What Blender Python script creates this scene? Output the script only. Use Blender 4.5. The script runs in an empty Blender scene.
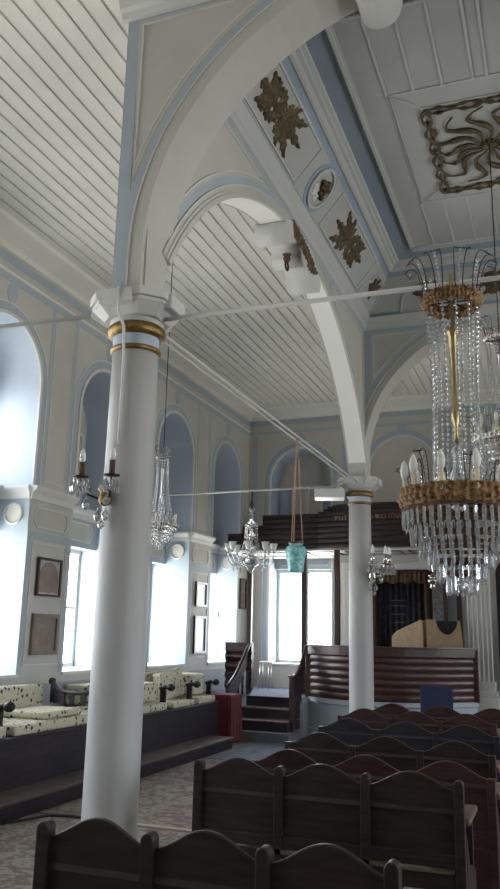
import bpy, math, random
from math import sin, cos, pi, radians as R, sqrt, hypot
from mathutils import Vector, Matrix
random.seed(7)
scn = bpy.context.scene
COL = scn.collection

# ------------------------------------------------------------------ materials
MATS = {}
def mat(name, col, rough=.6, metal=0., noise=0., nscale=6., bump=0., bscale=40., spec=.4, trans=0., ior=1.45, stretch=None, col2=None):
    m = bpy.data.materials.new(name); m.use_nodes = True
    nt = m.node_tree; b = nt.nodes['Principled BSDF']
    b.inputs['Base Color'].default_value = (*col, 1)
    b.inputs['Roughness'].default_value = rough; b.inputs['Metallic'].default_value = metal
    b.inputs['Specular IOR Level'].default_value = spec
    b.inputs['Transmission Weight'].default_value = trans; b.inputs['IOR'].default_value = ior
    tc = nt.nodes.new('ShaderNodeTexCoord'); mp = nt.nodes.new('ShaderNodeMapping')
    nt.links.new(tc.outputs['Object'], mp.inputs['Vector'])
    if stretch: mp.inputs['Scale'].default_value = stretch
    if noise > 0 or col2:
        n = nt.nodes.new('ShaderNodeTexNoise'); n.inputs['Scale'].default_value = nscale; n.inputs['Detail'].default_value = 5
        nt.links.new(mp.outputs[0], n.inputs['Vector'])
        r = nt.nodes.new('ShaderNodeValToRGB'); r.color_ramp.elements[0].position = .35; r.color_ramp.elements[1].position = .7
        c2 = col2 if col2 else tuple(min(1, c * (1 + noise)) for c in col)
        c1 = col if col2 else tuple(c * (1 - noise) for c in col)
        r.color_ramp.elements[0].color = (*c1, 1); r.color_ramp.elements[1].color = (*c2, 1)
        nt.links.new(n.outputs['Fac'], r.inputs['Fac']); nt.links.new(r.outputs['Color'], b.inputs['Base Color'])
    if bump > 0:
        n2 = nt.nodes.new('ShaderNodeTexNoise'); n2.inputs['Scale'].default_value = bscale; n2.inputs['Detail'].default_value = 3
        nt.links.new(mp.outputs[0], n2.inputs['Vector'])
        bp = nt.nodes.new('ShaderNodeBump'); bp.inputs['Strength'].default_value = bump; bp.inputs['Distance'].default_value = .01
        nt.links.new(n2.outputs['Fac'], bp.inputs['Height']); nt.links.new(bp.outputs['Normal'], b.inputs['Normal'])
    MATS[name] = m
    return m
CREAM = mat('cream_paint', (.45, .445, .405), .65, noise=.04, nscale=2.)
CREAM2 = mat('ceiling_paint', (.70, .68, .62), .6, noise=.04, nscale=2.)
BLUE = mat('blue_paint', (.345, .39, .43), .6, noise=.04, nscale=2.)
BLUE2 = mat('reveal_paint', (.40, .46, .54), .6, noise=.03, nscale=2.)
WHITE = mat('white_paint', (.55, .545, .52), .5, noise=.03, nscale=3.)
REVW = mat('reveal_white', (.36, .42, .47), .5)
SOFF = mat('lit_arcade_soffit', (.80, .79, .76), .5)  # window light painted into the soffit, lighter than the cream of the cross arches
COLUMN = mat('column_paint', (.385, .38, .365), .45, noise=.03, nscale=2.)
DADO = mat('dado_paint', (.25, .27, .285), .5, noise=.05, nscale=3.)
BAY = mat('shaded_bay_plaster', (.38, .385, .365), .6, noise=.05, nscale=2.)  # darkened plaster: the bay's weaker light is put into the colour
BAYW = mat('shaded_bay_trim', (.46, .465, .45), .55)  # bay trim, its white toned down with painted shade
BAYB = mat('shaded_bay_blue', (.25, .31, .37), .6, noise=.05, nscale=2.)  # bay blue, likewise with shade in the colour
TAN = mat('lunette_paint', (.48, .45, .40), .6, noise=.04)
GOLD = mat('gold_leaf', (.25, .165, .06), .45, metal=.85, noise=.25, nscale=30, bump=.3, bscale=60)
BRONZE = mat('bronze_leaf', (.100, .076, .040), .5, metal=.35, noise=.35, nscale=25, bump=.5, bscale=70)
FILI = mat('filigree_gilt', (.07, .032, .012), .5, metal=.2, nscale=38, bump=1., bscale=70, col2=(.40, .235, .10))
BRASS = mat('brass', (.36, .28, .15), .35, metal=1.)
IRON = mat('dark_iron', (.05, .04, .035), .45, metal=.8)
WOOD = mat('mahogany', (.058, .026, .022), .33, noise=.4, nscale=5, stretch=(1, 8, 8), spec=.5)
PEW = mat('pew_wood', (.024, .0155, .0145), .42, noise=.4, nscale=5, stretch=(1.2, 9, 9), bump=.08, bscale=30)
PEWTOP = mat('pinkish_pew_arm', (.15, .09, .075), .4, noise=.25, nscale=9)  # lighter pinkish wood tone over the whole armrest
BENCH = mat('dark_bench_wood', (.026, .021, .025), .5, noise=.3, nscale=4, stretch=(8, 1, 8))
TREAD = mat('worn_step_tread', (.10, .075, .07), .6, noise=.3, nscale=6)
CRYST = mat('crystal', (.93, .95, .97), .03, trans=.8, ior=1.5, spec=.8)
GLASSW = mat('milk_glass', (.85, .86, .86), .25, trans=.25)
BULB = mat('bulb_glass', (.86, .85, .80), .2, trans=.2)
IVORY = mat('candle_ivory', (.62, .54, .36), .5)
TURQ = mat('turquoise_glass', (.035, .30, .33), .3, noise=.35, nscale=26, bump=.4, bscale=45, col2=(.40, .62, .60))
ROPE = mat('tan_rope', (.34, .22, .16), .8)
RED = mat('red_cloth', (.10, .016, .02), .85, noise=.2, nscale=8)
TANCLOTH = mat('tan_cloth', (.30, .21, .125), .85, noise=.12, nscale=10, bump=.2, bscale=120)
NAVY = mat('navy_velvet', (.028, .036, .085), .9, noise=.15, nscale=30)
CURT = mat('ark_curtain_velvet', (.008, .008, .012), .8, col2=(.022, .022, .028), nscale=14)
BROWNC = mat('brown_drape', (.11, .062, .04), .8, noise=.2, nscale=12)
SILVER = mat('silver', (.55, .53, .50), .25, metal=1.)
PLASTIC = mat('white_plastic', (.58, .58, .57), .4)
BLACK = mat('black_rubber', (.012, .012, .012), .5)
STEPG = mat('grey_step_paint', (.12, .13, .145), .6, noise=.2, nscale=5)
STAGEC = mat('stage_carpet', (.13, .13, .19), .95, noise=.3, nscale=60)
RUNNER = mat('blue_grey_carpet', (.12, .14, .17), .95, noise=.3, nscale=7)
PAPER = mat('plaque_parchment', (.21, .165, .135), .6, noise=.2, nscale=10)
PAPER2 = mat('framed_print', (.40, .42, .46), .3, noise=.25, nscale=6)
STONE = mat('floor_boards', (.16, .12, .095), .6, noise=.25, nscale=5, stretch=(1, 6, 1))
PALE = mat('pale_wall', (.42, .46, .49), .6, noise=.04, nscale=2.)
BACKW = mat('rear_wall_paint', (.47, .455, .40), .6, noise=.04, nscale=2.)
LETTER = mat('gold_letters', (.26, .17, .09), .5, metal=.2)

def carpet_mat():
    m = bpy.data.materials.new('faded_floral_carpet'); m.use_nodes = True; nt = m.node_tree; b = nt.nodes['Principled BSDF']
    b.inputs['Roughness'].default_value = .95; b.inputs['Specular IOR Level'].default_value = .1
    tc = nt.nodes.new('ShaderNodeTexCoord')
    v = nt.nodes.new('ShaderNodeTexNoise'); v.inputs['Scale'].default_value = 5.5; v.inputs['Detail'].default_value = 3; v.inputs['Distortion'].default_value = 1.2
    n = nt.nodes.new('ShaderNodeTexNoise'); n.inputs['Scale'].default_value = 22; n.inputs['Detail'].default_value = 5
    nt.links.new(tc.outputs['Object'], v.inputs['Vector']); nt.links.new(tc.outputs['Object'], n.inputs['Vector'])
    a = nt.nodes.new('ShaderNodeMath'); a.operation = 'MULTIPLY'
    nt.links.new(v.outputs['Fac'], a.inputs[0]); nt.links.new(n.outputs['Fac'], a.inputs[1])
    r = nt.nodes.new('ShaderNodeValToRGB'); e = r.color_ramp.elements
    e[0].position = .15; e[0].color = (.15, .10, .09, 1); e[1].position = .42; e[1].color = (.21, .18, .155, 1)
    q = e.new(.22); q.color = (.135, .11, .098, 1); q = e.new(.3); q.color = (.24, .21, .18, 1)
    nt.links.new(a.outputs[0], r.inputs['Fac']); nt.links.new(r.outputs['Color'], b.inputs['Base Color'])
    return m
CARPET = carpet_mat()
def floral_mat():
    m = bpy.data.materials.new('floral_upholstery'); m.use_nodes = True; nt = m.node_tree; b = nt.nodes['Principled BSDF']
    b.inputs['Roughness'].default_value = .9; b.inputs['Specular IOR Level'].default_value = .1
    tc = nt.nodes.new('ShaderNodeTexCoord')
    v = nt.nodes.new('ShaderNodeTexVoronoi'); v.inputs['Scale'].default_value = 13; v.inputs['Randomness'].default_value = .8
    v2 = nt.nodes.new('ShaderNodeTexVoronoi'); v2.inputs['Scale'].default_value = 24
    for x in (v, v2): nt.links.new(tc.outputs['Object'], x.inputs['Vector'])
    r = nt.nodes.new('ShaderNodeValToRGB'); e = r.color_ramp.elements
    e[0].position = .22; e[0].color = (.045, .045, .07, 1); e[1].position = .30; e[1].color = (.50, .475, .36, 1)
    r2 = nt.nodes.new('ShaderNodeValToRGB'); e = r2.color_ramp.elements
    e[0].position = .2; e[0].color = (.30, .20, .13, 1); e[1].position = .3; e[1].color = (1, 1, 1, 1)
    nt.links.new(v.outputs['Distance'], r.inputs['Fac']); nt.links.new(v2.outputs['Distance'], r2.inputs['Fac'])
    mx = nt.nodes.new('ShaderNodeMix'); mx.data_type = 'RGBA'; mx.blend_type = 'MULTIPLY'; mx.inputs['Factor'].default_value = .55
    nt.links.new(r.outputs['Color'], mx.inputs['A']); nt.links.new(r2.outputs['Color'], mx.inputs['B'])
    nt.links.new(mx.outputs['Result'], b.inputs['Base Color'])
    return m
FLORAL = floral_mat()
def pane_mat():
    m = bpy.data.materials.new('window_glass'); m.use_nodes = True; nt = m.node_tree
    out = nt.nodes['Material Output']; nt.nodes.remove(nt.nodes['Principled BSDF'])
    t = nt.nodes.new('ShaderNodeBsdfTransparent'); t.inputs['Color'].default_value = (.93, .95, .96, 1)
    g = nt.nodes.new('ShaderNodeBsdfGlossy'); g.inputs['Roughness'].default_value = .05
    mx = nt.nodes.new('ShaderNodeMixShader'); mx.inputs['Fac'].default_value = .06
    nt.links.new(t.outputs[0], mx.inputs[1]); nt.links.new(g.outputs[0], mx.inputs[2]); nt.links.new(mx.outputs[0], out.inputs['Surface'])
    return m
PANE = pane_mat()

# ------------------------------------------------------------------ mesh helper
class MB:
    def __init__(s): s.v = []; s.f = []; s.sm = []; s.mi = []; s.m = 0
    def add(s, vs, fs, smooth=False):
        o = len(s.v); s.v += [tuple(v) for v in vs]
        for f in fs: s.f.append([i + o for i in f]); s.sm.append(smooth); s.mi.append(s.m)
    def box(s, x0, x1, y0, y1, z0, z1):
        s.add([(x0,y0,z0),(x1,y0,z0),(x1,y1,z0),(x0,y1,z0),(x0,y0,z1),(x1,y0,z1),(x1,y1,z1),(x0,y1,z1)],
              [(0,3,2,1),(4,5,6,7),(0,1,5,4),(1,2,6,5),(2,3,7,6),(3,0,4,7)])
    def hexa(s, p):   # eight corners, same order as box
        s.add(p, [(0,3,2,1),(4,5,6,7),(0,1,5,4),(1,2,6,5),(2,3,7,6),(3,0,4,7)])
    def lathe(s, prof, n=24, c=(0,0,0), smooth=True, lobes=0, amp=0.):
        vs = []; fs = []
        for r, z in prof:
            for k in range(n):
                a = 2*pi*k/n; rr = r*(1 + amp*cos(lobes*a)) if lobes else r
                vs.append((c[0]+rr*cos(a), c[1]+rr*sin(a), c[2]+z))
        for i in range(len(prof)-1):
            for k in range(n):
                k2 = (k+1) % n; fs.append((i*n+k, i*n+k2, (i+1)*n+k2, (i+1)*n+k))
        if prof[0][0] > 1e-4: fs.append(tuple(range(n-1, -1, -1)))
        if prof[-1][0] > 1e-4: fs.append(tuple((len(prof)-1)*n + k for k in range(n)))
        s.add(vs, fs, smooth)
    def ring(s, r, z0, z1, t, n=32, c=(0,0,0)):   # a hoop band
        s.lathe_closed([(r, z0), (r+t, z0), (r+t, z1), (r, z1)], n, c)
    def lathe_closed(s, prof, n=24, c=(0,0,0), smooth=False):
        vs = []; fs = []; m = len(prof)
        for r, z in prof:
            for k in range(n):
                a = 2*pi*k/n; vs.append((c[0]+r*cos(a), c[1]+r*sin(a), c[2]+z))
        for i in range(m):
            j = (i+1) % m
            for k in range(n):
                k2 = (k+1) % n; fs.append((i*n+k, i*n+k2, j*n+k2, j*n+k))
        s.add(vs, fs, smooth)
    def tube(s, path, r, n=8, smooth=True, caps=True, flat=None):
        P = [Vector(p) for p in path]; rs = r if isinstance(r, (list, tuple)) else [r]*len(P)
        vs = []; fs = []; prev = None
        for i, p in enumerate(P):
            t = (P[min(i+1, len(P)-1)] - P[max(i-1, 0)])
            if t.length < 1e-9: t = Vector((0,0,1))
            t.normalize()
            if prev is None:
                u = t.orthogonal().normalized()
                if abs(t.z) < .9: u = (Vector((0,0,1)) - t*t.z).normalized()
            else:
                u = prev - t*prev.dot(t); u = u.normalized() if u.length > 1e-6 else t.orthogonal().normalized()
            prev = u; w = t.cross(u)
            for k in range(n):
                a = 2*pi*k/n; vs.append(p + (u*cos(a) + w*sin(a)*(flat or 1))*rs[i])
        for i in range(len(P)-1):
            for k in range(n):
                k2 = (k+1) % n; fs.append((i*n+k, i*n+k2, (i+1)*n+k2, (i+1)*n+k))
        if caps: fs.append(tuple(range(n-1,-1,-1))); fs.append(tuple((len(P)-1)*n+k for k in range(n)))
        s.add(vs, fs, smooth)
    def prism(s, poly, fn, d0, d1, smooth_side=False):   # poly in 2D, fn(a, b, d) -> xyz
        n = len(poly); vs = [fn(a, b, d0) for a, b in poly] + [fn(a, b, d1) for a, b in poly]
        s.add(vs, [tuple(range(n))[::-1], tuple(range(n, 2*n))])
        o = len(s.v) - 2*n
        for i in range(n):
            j = (i+1) % n; s.f.append([o+i, o+j, o+n+j, o+n+i]); s.sm.append(smooth_side); s.mi.append(s.m)
    def ribbon(s, path, w0, w1, fn, d0, d1, closed=False):   # band beside a 2D path, offsets w0..w1 along its left normal
        n = len(path); vs = []; fs = []
        for i in range(n):
            a = path[(i-1) % n] if closed or i > 0 else path[i]; b = path[(i+1) % n] if closed or i < n-1 else path[i]
            p = path[i]
            def nrm(q0, q1):
                L = hypot(q1[0]-q0[0], q1[1]-q0[1]) or 1; return (-(q1[1]-q0[1])/L, (q1[0]-q0[0])/L)
            if a == p: nx, ny = nrm(p, b); k = 1
            elif b == p: nx, ny = nrm(a, p); k = 1
            else:
                n1 = nrm(a, p); n2 = nrm(p, b); nx, ny = n1[0]+n2[0], n1[1]+n2[1]; L = hypot(nx, ny) or 1; nx /= L; ny /= L
                k = 1/max(.35, nx*n1[0] + ny*n1[1])
            for w, d in ((w0,d0),(w1,d0),(w1,d1),(w0,d1)):
                vs.append(fn(p[0]+nx*w*k, p[1]+ny*w*k, d))
        m = n if closed else n-1
        for i in range(m):
            j = (i+1) % n
            for k in range(4):
                k2 = (k+1) % 4; fs.append((i*4+k, i*4+k2, j*4+k2, j*4+k))
        if not closed: fs += [(0,1,2,3), ((n-1)*4+3,(n-1)*4+2,(n-1)*4+1,(n-1)*4)]
        s.add(vs, fs)
    def build(s, name, mats, parent=None, bevel=0., seg=2, recalc=True):
        me = bpy.data.meshes.new(name); me.from_pydata(s.v, [], s.f)
        for m in (mats if isinstance(mats, (list, tuple)) else [mats]): me.materials.append(m)
        me.polygons.foreach_set('use_smooth', s.sm); me.polygons.foreach_set('material_index', s.mi)
        me.update()
        if recalc:
            import bmesh
            bm = bmesh.new(); bm.from_mesh(me); bmesh.ops.recalc_face_normals(bm, faces=bm.faces); bm.to_mesh(me); bm.free()
        o = bpy.data.objects.new(name, me); COL.objects.link(o)
        if parent: o.parent = parent
        if bevel:
            b = o.modifiers.new('bevel', 'BEVEL'); b.width = bevel; b.segments = seg; b.limit_method = 'ANGLE'; b.angle_limit = R(40)
        return o

def tag(o, label=None, cat=None, group=None, kind=None):
    if label: o['label'] = label
    if cat: o['category'] = cat
    if group: o['group'] = group
    if kind: o['kind'] = kind
    return o
def empty(name, loc, label=None, cat=None, group=None, rz=0., kind=None):
    o = bpy.data.objects.new(name, None); COL.objects.link(o); o.location = loc; o.rotation_euler = (0, 0, rz); o.empty_display_size = .1
    return tag(o, label, cat, group, kind)
def struct(mb, name, mats, label=None, bevel=0, recalc=True):
    return tag(mb.build(name, mats, None, bevel, recalc=recalc), label, None, None, 'structure')
_tn = [0]
def trim(mb, mats, bevel=0):
    _tn[0] += 1
    return tag(mb.build('trim_%d' % _tn[0], mats, None, bevel), None, None, None, 'structure')

# ------------------------------------------------------------------ dimensions
WX = -5.98; CX = -.415; RX = 2*CX - WX; BY = 15.77; RY = -2.6; CZ = 6.26
COLX = -2.67; NY = 4.76; FY = 11.69; MY = 8.22
SILL = 1.12; SPR = 4.62; IMP0 = 3.20; IMP1 = 3.36
PIT = 2.335
WINS = [(6.885 + PIT*k, 8.255 + PIT*k) for k in range(-3, 4)]     # window openings along the side walls
D = .75
mapL = lambda u, z, d: (WX - d, u, z)
mapRt = lambda u, z, d: (RX + d, u, z)
mapB = lambda u, z, d: (u, BY + d, z)
mapF = lambda u, z, d: (u, RY - d, z)

def arch_pts(u0, u1, zs, n=24, rise=None):
    uc = (u0+u1)/2; r = (u1-u0)/2; rz = rise or r
    return [(uc + r*cos(pi*k/n), zs + rz*sin(pi*k/n)) for k in range(n, -1, -1)]    # from u0 up over to u1
def arched_wall(mb, fn, u0, u1, z0, z1, ops, depth, zsplit=None):
    """front skin with arched openings (mat 0), their reveals (mat 1)"""
    def quad(a, b, c, d, ):
        mb.add([a, b, c, d], [(0,1,2,3)])
    cur = u0
    for (a, b, zb, zs) in ops:
        mb.m = 0
        quad(fn(cur,z0,0), fn(a,z0,0), fn(a,z1,0), fn(cur,z1,0)); cur = b
        if zb > z0: quad(fn(a,z0,0), fn(b,z0,0), fn(b,zb,0), fn(a,zb,0))
        ap = arch_pts(a, b, zs)
        for p, q in zip(ap[:-1], ap[1:]):
            quad(fn(p[0],p[1],0), fn(q[0],q[1],0), fn(q[0],z1,0), fn(p[0],z1,0))
        mb.m = 1
        ring = [(a, zb)] + ap + [(b, zb)]
        for i in range(len(ring)):
            p = ring[i]; q = ring[(i+1) % len(ring)]
            mb.m = 1
            if i in (0, len(ring)-2) and zsplit and zb < zsplit:
                t, bt = (q, p) if i == 0 else (p, q)
                mb.m = 4; sq = (bt[0], zsplit)
                quad(fn(bt[0],bt[1],0), fn(*sq,0), fn(*sq,depth), fn(bt[0],bt[1],depth))
                mb.m = 1; quad(fn(*sq,0), fn(t[0],t[1],0), fn(t[0],t[1],depth), fn(*sq,depth)); continue
            if i == len(ring)-1 and zsplit: mb.m = 4
            quad(fn(p[0],p[1],0), fn(q[0],q[1],0), fn(q[0],q[1],depth), fn(p[0],p[1],depth))
    mb.m = 0
    quad(fn(cur,z0,0), fn(u1,z0,0), fn(u1,z1,0), fn(cur,z1,0))

# ------------------------------------------------------------------ floor
mb = MB(); mb.box(WX-1, RX+1, RY-.5, BY+1, -.1, 0); struct(mb, 'floor', STONE)
mb = MB(); mb.box(-4.595, -2.9, .5, 6.74, 0, .012)
tag(mb.build('carpet', CARPET), 'worn beige carpet with faded pink flowers beside the white column', 'carpet')
mb = MB(); mb.box(-4.595, -2.2, 6.86, 10.6, 0, .012)
tag(mb.build('carpet', CARPET), 'worn beige carpet between the bench platform and the pews, beyond the wooden strip', 'carpet')
mb = MB(); mb.box(-4.595, -3.0, 10.65, 12.55, 0, .012)
tag(mb.build('carpet', RUNNER), 'blue grey carpet at the foot of the stage steps', 'carpet')
mb = MB(); mb.box(-3.55, -2.75, 6.76, 6.84, .0, .022)
tag(mb.build('threshold_strip', mat('strip_wood', (.27,.20,.14), .5, noise=.2), None, .004), 'pale wooden strip lying across the carpet seam', 'floor strip')
mb = MB(); mb.tube([(-4.58, 6.3, .02), (-4.5, 6.5, .02), (-4.4, 6.76, .02), (-4.2, 6.82, .02), (-3.9, 6.79, .02), (-3.56, 6.8, .02)], .014, 6)
tag(mb.build('floor_cable', BLACK), 'black cable on the carpet running out from the bench platform', 'cable')

# ------------------------------------------------------------------ side walls with windows
_wn = [0]
def window(fn, a, b, z0, z1, d, nmu=2, nmz=2, th=.06, arch=False):
    _wn[0] += 1
    root = empty('window_%d' % _wn[0], fn((a+b)/2, z0, d), None, None, None, 0, 'structure')
    root_loc = Vector(root.location)
    f2 = lambda u, z, dd: tuple(Vector(fn(u, z, dd)) - root_loc)
    fr = MB()
    fr.ribbon([(a,z0),(b,z0),(b,z1),(a,z1)], 0, th, f2, d-.05, d+.05, True)
    for k in range(1, nmu):
        u = a + (b-a)*k/nmu; w = .045 if k*2 == nmu else .022
        fr.prism([(u-w, z0+th),(u+w, z0+th),(u+w, z1-th),(u-w, z1-th)], f2, d-.04, d+.04)
    for k in range(1, nmz):
        z = z0 + (z1-z0)*k/nmz; fr.prism([(a+th, z-.02),(b-th, z-.02),(b-th, z+.02),(a+th, z+.02)], f2, d-.03, d+.03)
    fr.build('frame', WHITE, root)
    p = MB(); p.add([f2(a+th,z0+th,d), f2(b-th,z0+th,d), f2(b-th,z1-th,d), f2(a+th,z1-th,d)], [(0,1,2,3)])
    p.build('shutter' if arch else 'pane', TAN if arch else PANE, root)
    if arch: return root
    # daylight portal just outside the pane
    la = bpy.data.lights.new('window_portal', 'AREA'); la.shape = 'RECTANGLE'; la.size = b-a-2*th; la.size_y = z1-z0-2*th
    la.cycles.is_portal = True
    lo = bpy.data.objects.new('window_portal', la); COL.objects.link(lo); lo.location = fn((a+b)/2, (z0+z1)/2, d+.06)
    inward = Vector(fn(0,0,0)) - Vector(fn(0,0,1)); lo.rotation_euler = inward.to_track_quat('-Z', 'Y').to_euler()
    return root
def band_frame(mb, fn, a, b, zs, z0):
    """painted architrave round an arched opening"""
    path = [(a, z0)] + arch_pts(a, b, zs) + [(b, z0)]
    mb.m = 0; mb.ribbon(path, 0, .045, fn, 0, -.025)
    mb.m = 1; mb.ribbon(path, .045, .15, fn, 0, -.005)
    mb.m = 0; mb.ribbon(path, .15, .17, fn, 0, -.014)
def profile_run(mb, fn, u0, u1, prof):   # moulding of (z, projection) points run along u
    n = len(prof); vs = []
    for u in (u0, u1): vs += [fn(u, z, -p) for z, p in prof]
    fs = [(i, i+1, n+i+1, n+i) for i in range(n-1)] + [tuple(range(n)), tuple(range(2*n-1, n-1, -1))]
    mb.add(vs, fs)
IMPOST = [(IMP0, 0), (IMP0, .02), (IMP0+.04, .03), (IMP0+.07, .03), (IMP0+.11, .075), (IMP0+.13, .09), (IMP1, .09), (IMP1, 0)]
def octagon(a, b, z0, z1, c): return [(a+c,z0),(b-c,z0),(b,z0+c),(b,z1-c),(b-c,z1),(a+c,z1),(a,z1-c),(a,z0+c)]
def side_wall(fn, name, u_end0, u_end1):
    mb = MB(); ops = [(a, b, SILL, SPR) for a, b in WINS]
    arched_wall(mb, fn, u_end0, u_end1, 1.0, CZ+.1, ops, D, IMP1)
    mb.m = 2; mb.add([fn(u_end0,0,0), fn(u_end1,0,0), fn(u_end1,1.0,0), fn(u_end0,1.0,0)], [(0,1,2,3)])
    mb.m = 1
    for a, b in WINS:      # back plane of the niche: margins round the upper window, lunette
        for p, q in ((a, a+.12), (b-.12, b)):
            mb.add([fn(p,IMP1-.1,D), fn(q,IMP1-.1,D), fn(q,SPR-.05,D), fn(p,SPR-.05,D)], [(0,1,2,3)])
        mb.m = 3; ap = arch_pts(a, b, SPR)
        mb.add([fn(u,z,D) for u, z in ap] + [fn(b,SPR-.05,D), fn(a,SPR-.05,D)], [tuple(range(len(ap)+2))]); mb.m = 1
        # solid wall outside the niche so no light leaks
    struct(mb, name, [CREAM, BLUE2, DADO, TAN, REVW], recalc=False)
    for i, (a, b) in enumerate(WINS):
        t = MB(); band_frame(t, fn, a, b, SPR, IMP1); trim(t, [WHITE, BLUE])
        # transom across the niche with its small panel, sill and cornice
        t = MB(); t.m = 0; t.prism([(a,2.80),(b,2.80),(b,IMP1-.1),(a,IMP1-.1)], fn, .45, D+.02)
        t.m = 1; t.ribbon(octagon(a+.14, b-.14, 2.88, IMP1-.2, .07), 0, .025, fn, .45, .435, True)
        t.m = 2; t.prism(octagon(a+.165, b-.165, 2.905, IMP1-.225, .07), fn, .45, .446)
        t.m = 1; f2 = lambda u, z, d: fn(u, z, d + .45)
        profile_run(t, f2, a, b, IMPOST); t.prism([(a,IMP1-.1),(b,IMP1-.1),(b,IMP1),(a,IMP1)], fn, .45, D)
        t.prism([(a-.02,SILL-.03),(b+.02,SILL-.03),(b+.02,SILL+.005),(a-.02,SILL+.005)], fn, -.03, D)
        trim(t, [BLUE, WHITE, CREAM])
        window(fn, a, b, SILL, 2.80, D, 2, 2)
        window(fn, a+.12, b-.12, IMP1, SPR-.05, D, 2, 3, .05, i >= 4)
        # side cornices turning into the reveals
        t = MB()
        for uu, sg in ((a, 1), (b, -1)):
            g = lambda s_, z, p, uu=uu, sg=sg: fn(uu - p*sg if False else uu - sg*p, z, s_)
            profile_run(t, lambda u, z, d, uu=uu, sg=sg: fn(uu - sg*d, z, u), 0, .45, [(z, p*.6) for z, p in IMPOST])
        trim(t, WHITE)
        # blue oval above the arch
        t = MB(); c = (a+b)/2
        t.prism([(c + .10*cos(2*pi*k/20), 5.60 + .13*sin(2*pi*k/20)) for k in range(20)], fn, 0, -.008); trim(t, BLUE)
    edges = [u_end0] + [x for w in WINS for x in w] + [u_end1]
    piers = [(edges[i], edges[i+1]) for i in range(0, len(edges), 2)]
    for i, (p, q) in enumerate(piers):
        if q - p < .15: continue
        t = MB(); t.m = 0
        profile_run(t, fn, p-.0, q+.0, IMPOST)
        p2 = p + (.0 if i == 0 else .04); q2 = q - (.0 if i == len(piers)-1 else .04)
        if q - p > .7:
            t.m = 1
            for s0, s1 in ((p+.175, p+.235), (q-.235, q-.175)): t.prism([(s0,IMP1+.06),(s1,IMP1+.06),(s1,5.73),(s0,5.73)], fn, 0, -.004)
            t.m = 0; t.ribbon([(p+.25,IMP1+.09),(q-.25,IMP1+.09),(q-.25,5.66),(p+.25,5.66)], 0, .015, fn, 0, -.01, True)
            t.ribbon(octagon(p+.12, q-.12, 2.86, 3.12, .06), 0, .018, fn, 0, -.014, True)
            t.m = 1; t.prism([(p,2.72),(q,2.72),(q,2.81),(p,2.81)], fn, 0, -.006)
            for s0, s1 in ((p, p+.09), (q-.09, q)): t.prism([(s0,SILL),(s1,SILL),(s1,2.72),(s0,2.72)], fn, 0, -.006)
            t.m = 0; t.ribbon([(p+.11,SILL+.1),(q-.11,SILL+.1),(q-.11,2.68),(p+.11,2.68)], 0, .014, fn, 0, -.01, True)
        trim(t, [WHITE, BLUE])
    t = MB(); t.m = 1
    for z0, z1 in ((5.95, 6.05), (5.73, 5.81)): t.prism([(u_end0,z0),(u_end1,z0),(u_end1,z1),(u_end0,z1)], fn, 0, -.006)
    t.m = 0
    profile_run(t, fn, u_end0, u_end1, [(5.82,0),(5.83,.018),(5.85,.018),(5.86,0)])
    profile_run(t, fn, u_end0, u_end1, [(6.06,0),(6.07,.05),(6.10,.07),(6.12,.09),(6.17,.20),(6.22,.33),(CZ,.36),(CZ,0)])
    trim(t, [CREAM2, BLUE])
    t = MB(); profile_run(t, fn, u_end0, u_end1, [(0,0),(0,.03),(.16,.03),(.18,.015),(.18,0)])
    tag(t.build('baseboard_' + name.split('_')[1], DADO), kind='structure')
side_wall(mapL, 'wall_left', RY, BY)
side_wall(mapRt, 'wall_right', RY, BY)
# rear wall behind the camera, with two plain windows of its own
mb = MB(); mb.m = 0; mb.box(WX-.8, RX+.8, RY-.3, RY, 0, CZ+.1); struct(mb, 'wall_rear', CREAM)
# far wall: one window niche, one blind niche
NI = (-5.47, -4.19, 1.08, 4.76)
mb = MB(); arched_wall(mb, mapB, WX, RX, 0, CZ+.1, [NI], .55, 2.95)
mb.m = 2; a, b = NI[0], NI[1]; ap = arch_pts(a, b, 4.76)
mb.add([mapB(u,z,.55) for u, z in ap] + [mapB(b,4.7,.55), mapB(a,4.7,.55)], [tuple(range(len(ap)+2))])
mb.m = 1
for p, q in ((a, a+.3), (b-.3, b)): mb.add([mapB(p,3.3,.55), mapB(q,3.3,.55), mapB(q,4.7,.55), mapB(p,4.7,.55)], [(0,1,2,3)])
struct(mb, 'wall_far', [BACKW, BLUE2, TAN, TAN, REVW], recalc=False)
window(mapB, a, b, 1.08, 2.95, .5, 2, 1, .07)
mb = MB(); mb.m = 0; mb.prism([(a,2.95),(b,2.95),(b,3.36),(a,3.36)], mapB, .3, .57); mb.m = 1
mb.ribbon(octagon(a+.1, b-.1, 3.02, 3.3, .06), 0, .02, mapB, .3, .285, True)
mb.prism([(a-.02,1.05),(b+.02,1.05),(b+.02,1.085),(a-.02,1.085)], mapB, -.03, .5); trim(mb, [BLUE, WHITE])
window(mapB, a+.3, b-.3, 3.36, 4.72, .5, 2, 2, .05, True)
t = MB(); band_frame(t, mapB, a, b, 4.76, 1.1); trim(t, [WHITE, BLUE])
t = MB(); t.m = 0; ba, bb = -3.38, -2.1
t.ribbon([(ba,3.3)] + arch_pts(ba, bb, 4.88) + [(bb,3.3)], 0, .04, mapB, 0, -.03); t.m = 1
t.ribbon([(ba,3.3)] + arch_pts(ba, bb, 4.88) + [(bb,3.3)], .04, .15, mapB, 0, -.006)
c = (ba+bb)/2; t.prism([(c+.10*cos(2*pi*k/20), 5.72+.12*sin(2*pi*k/20)) for k in range(20)], mapB, 0, -.008)
c = -4.83; t.prism([(c+.10*cos(2*pi*k/20), 5.62+.12*sin(2*pi*k/20)) for k in range(20)], mapB, 0, -.008)
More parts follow.
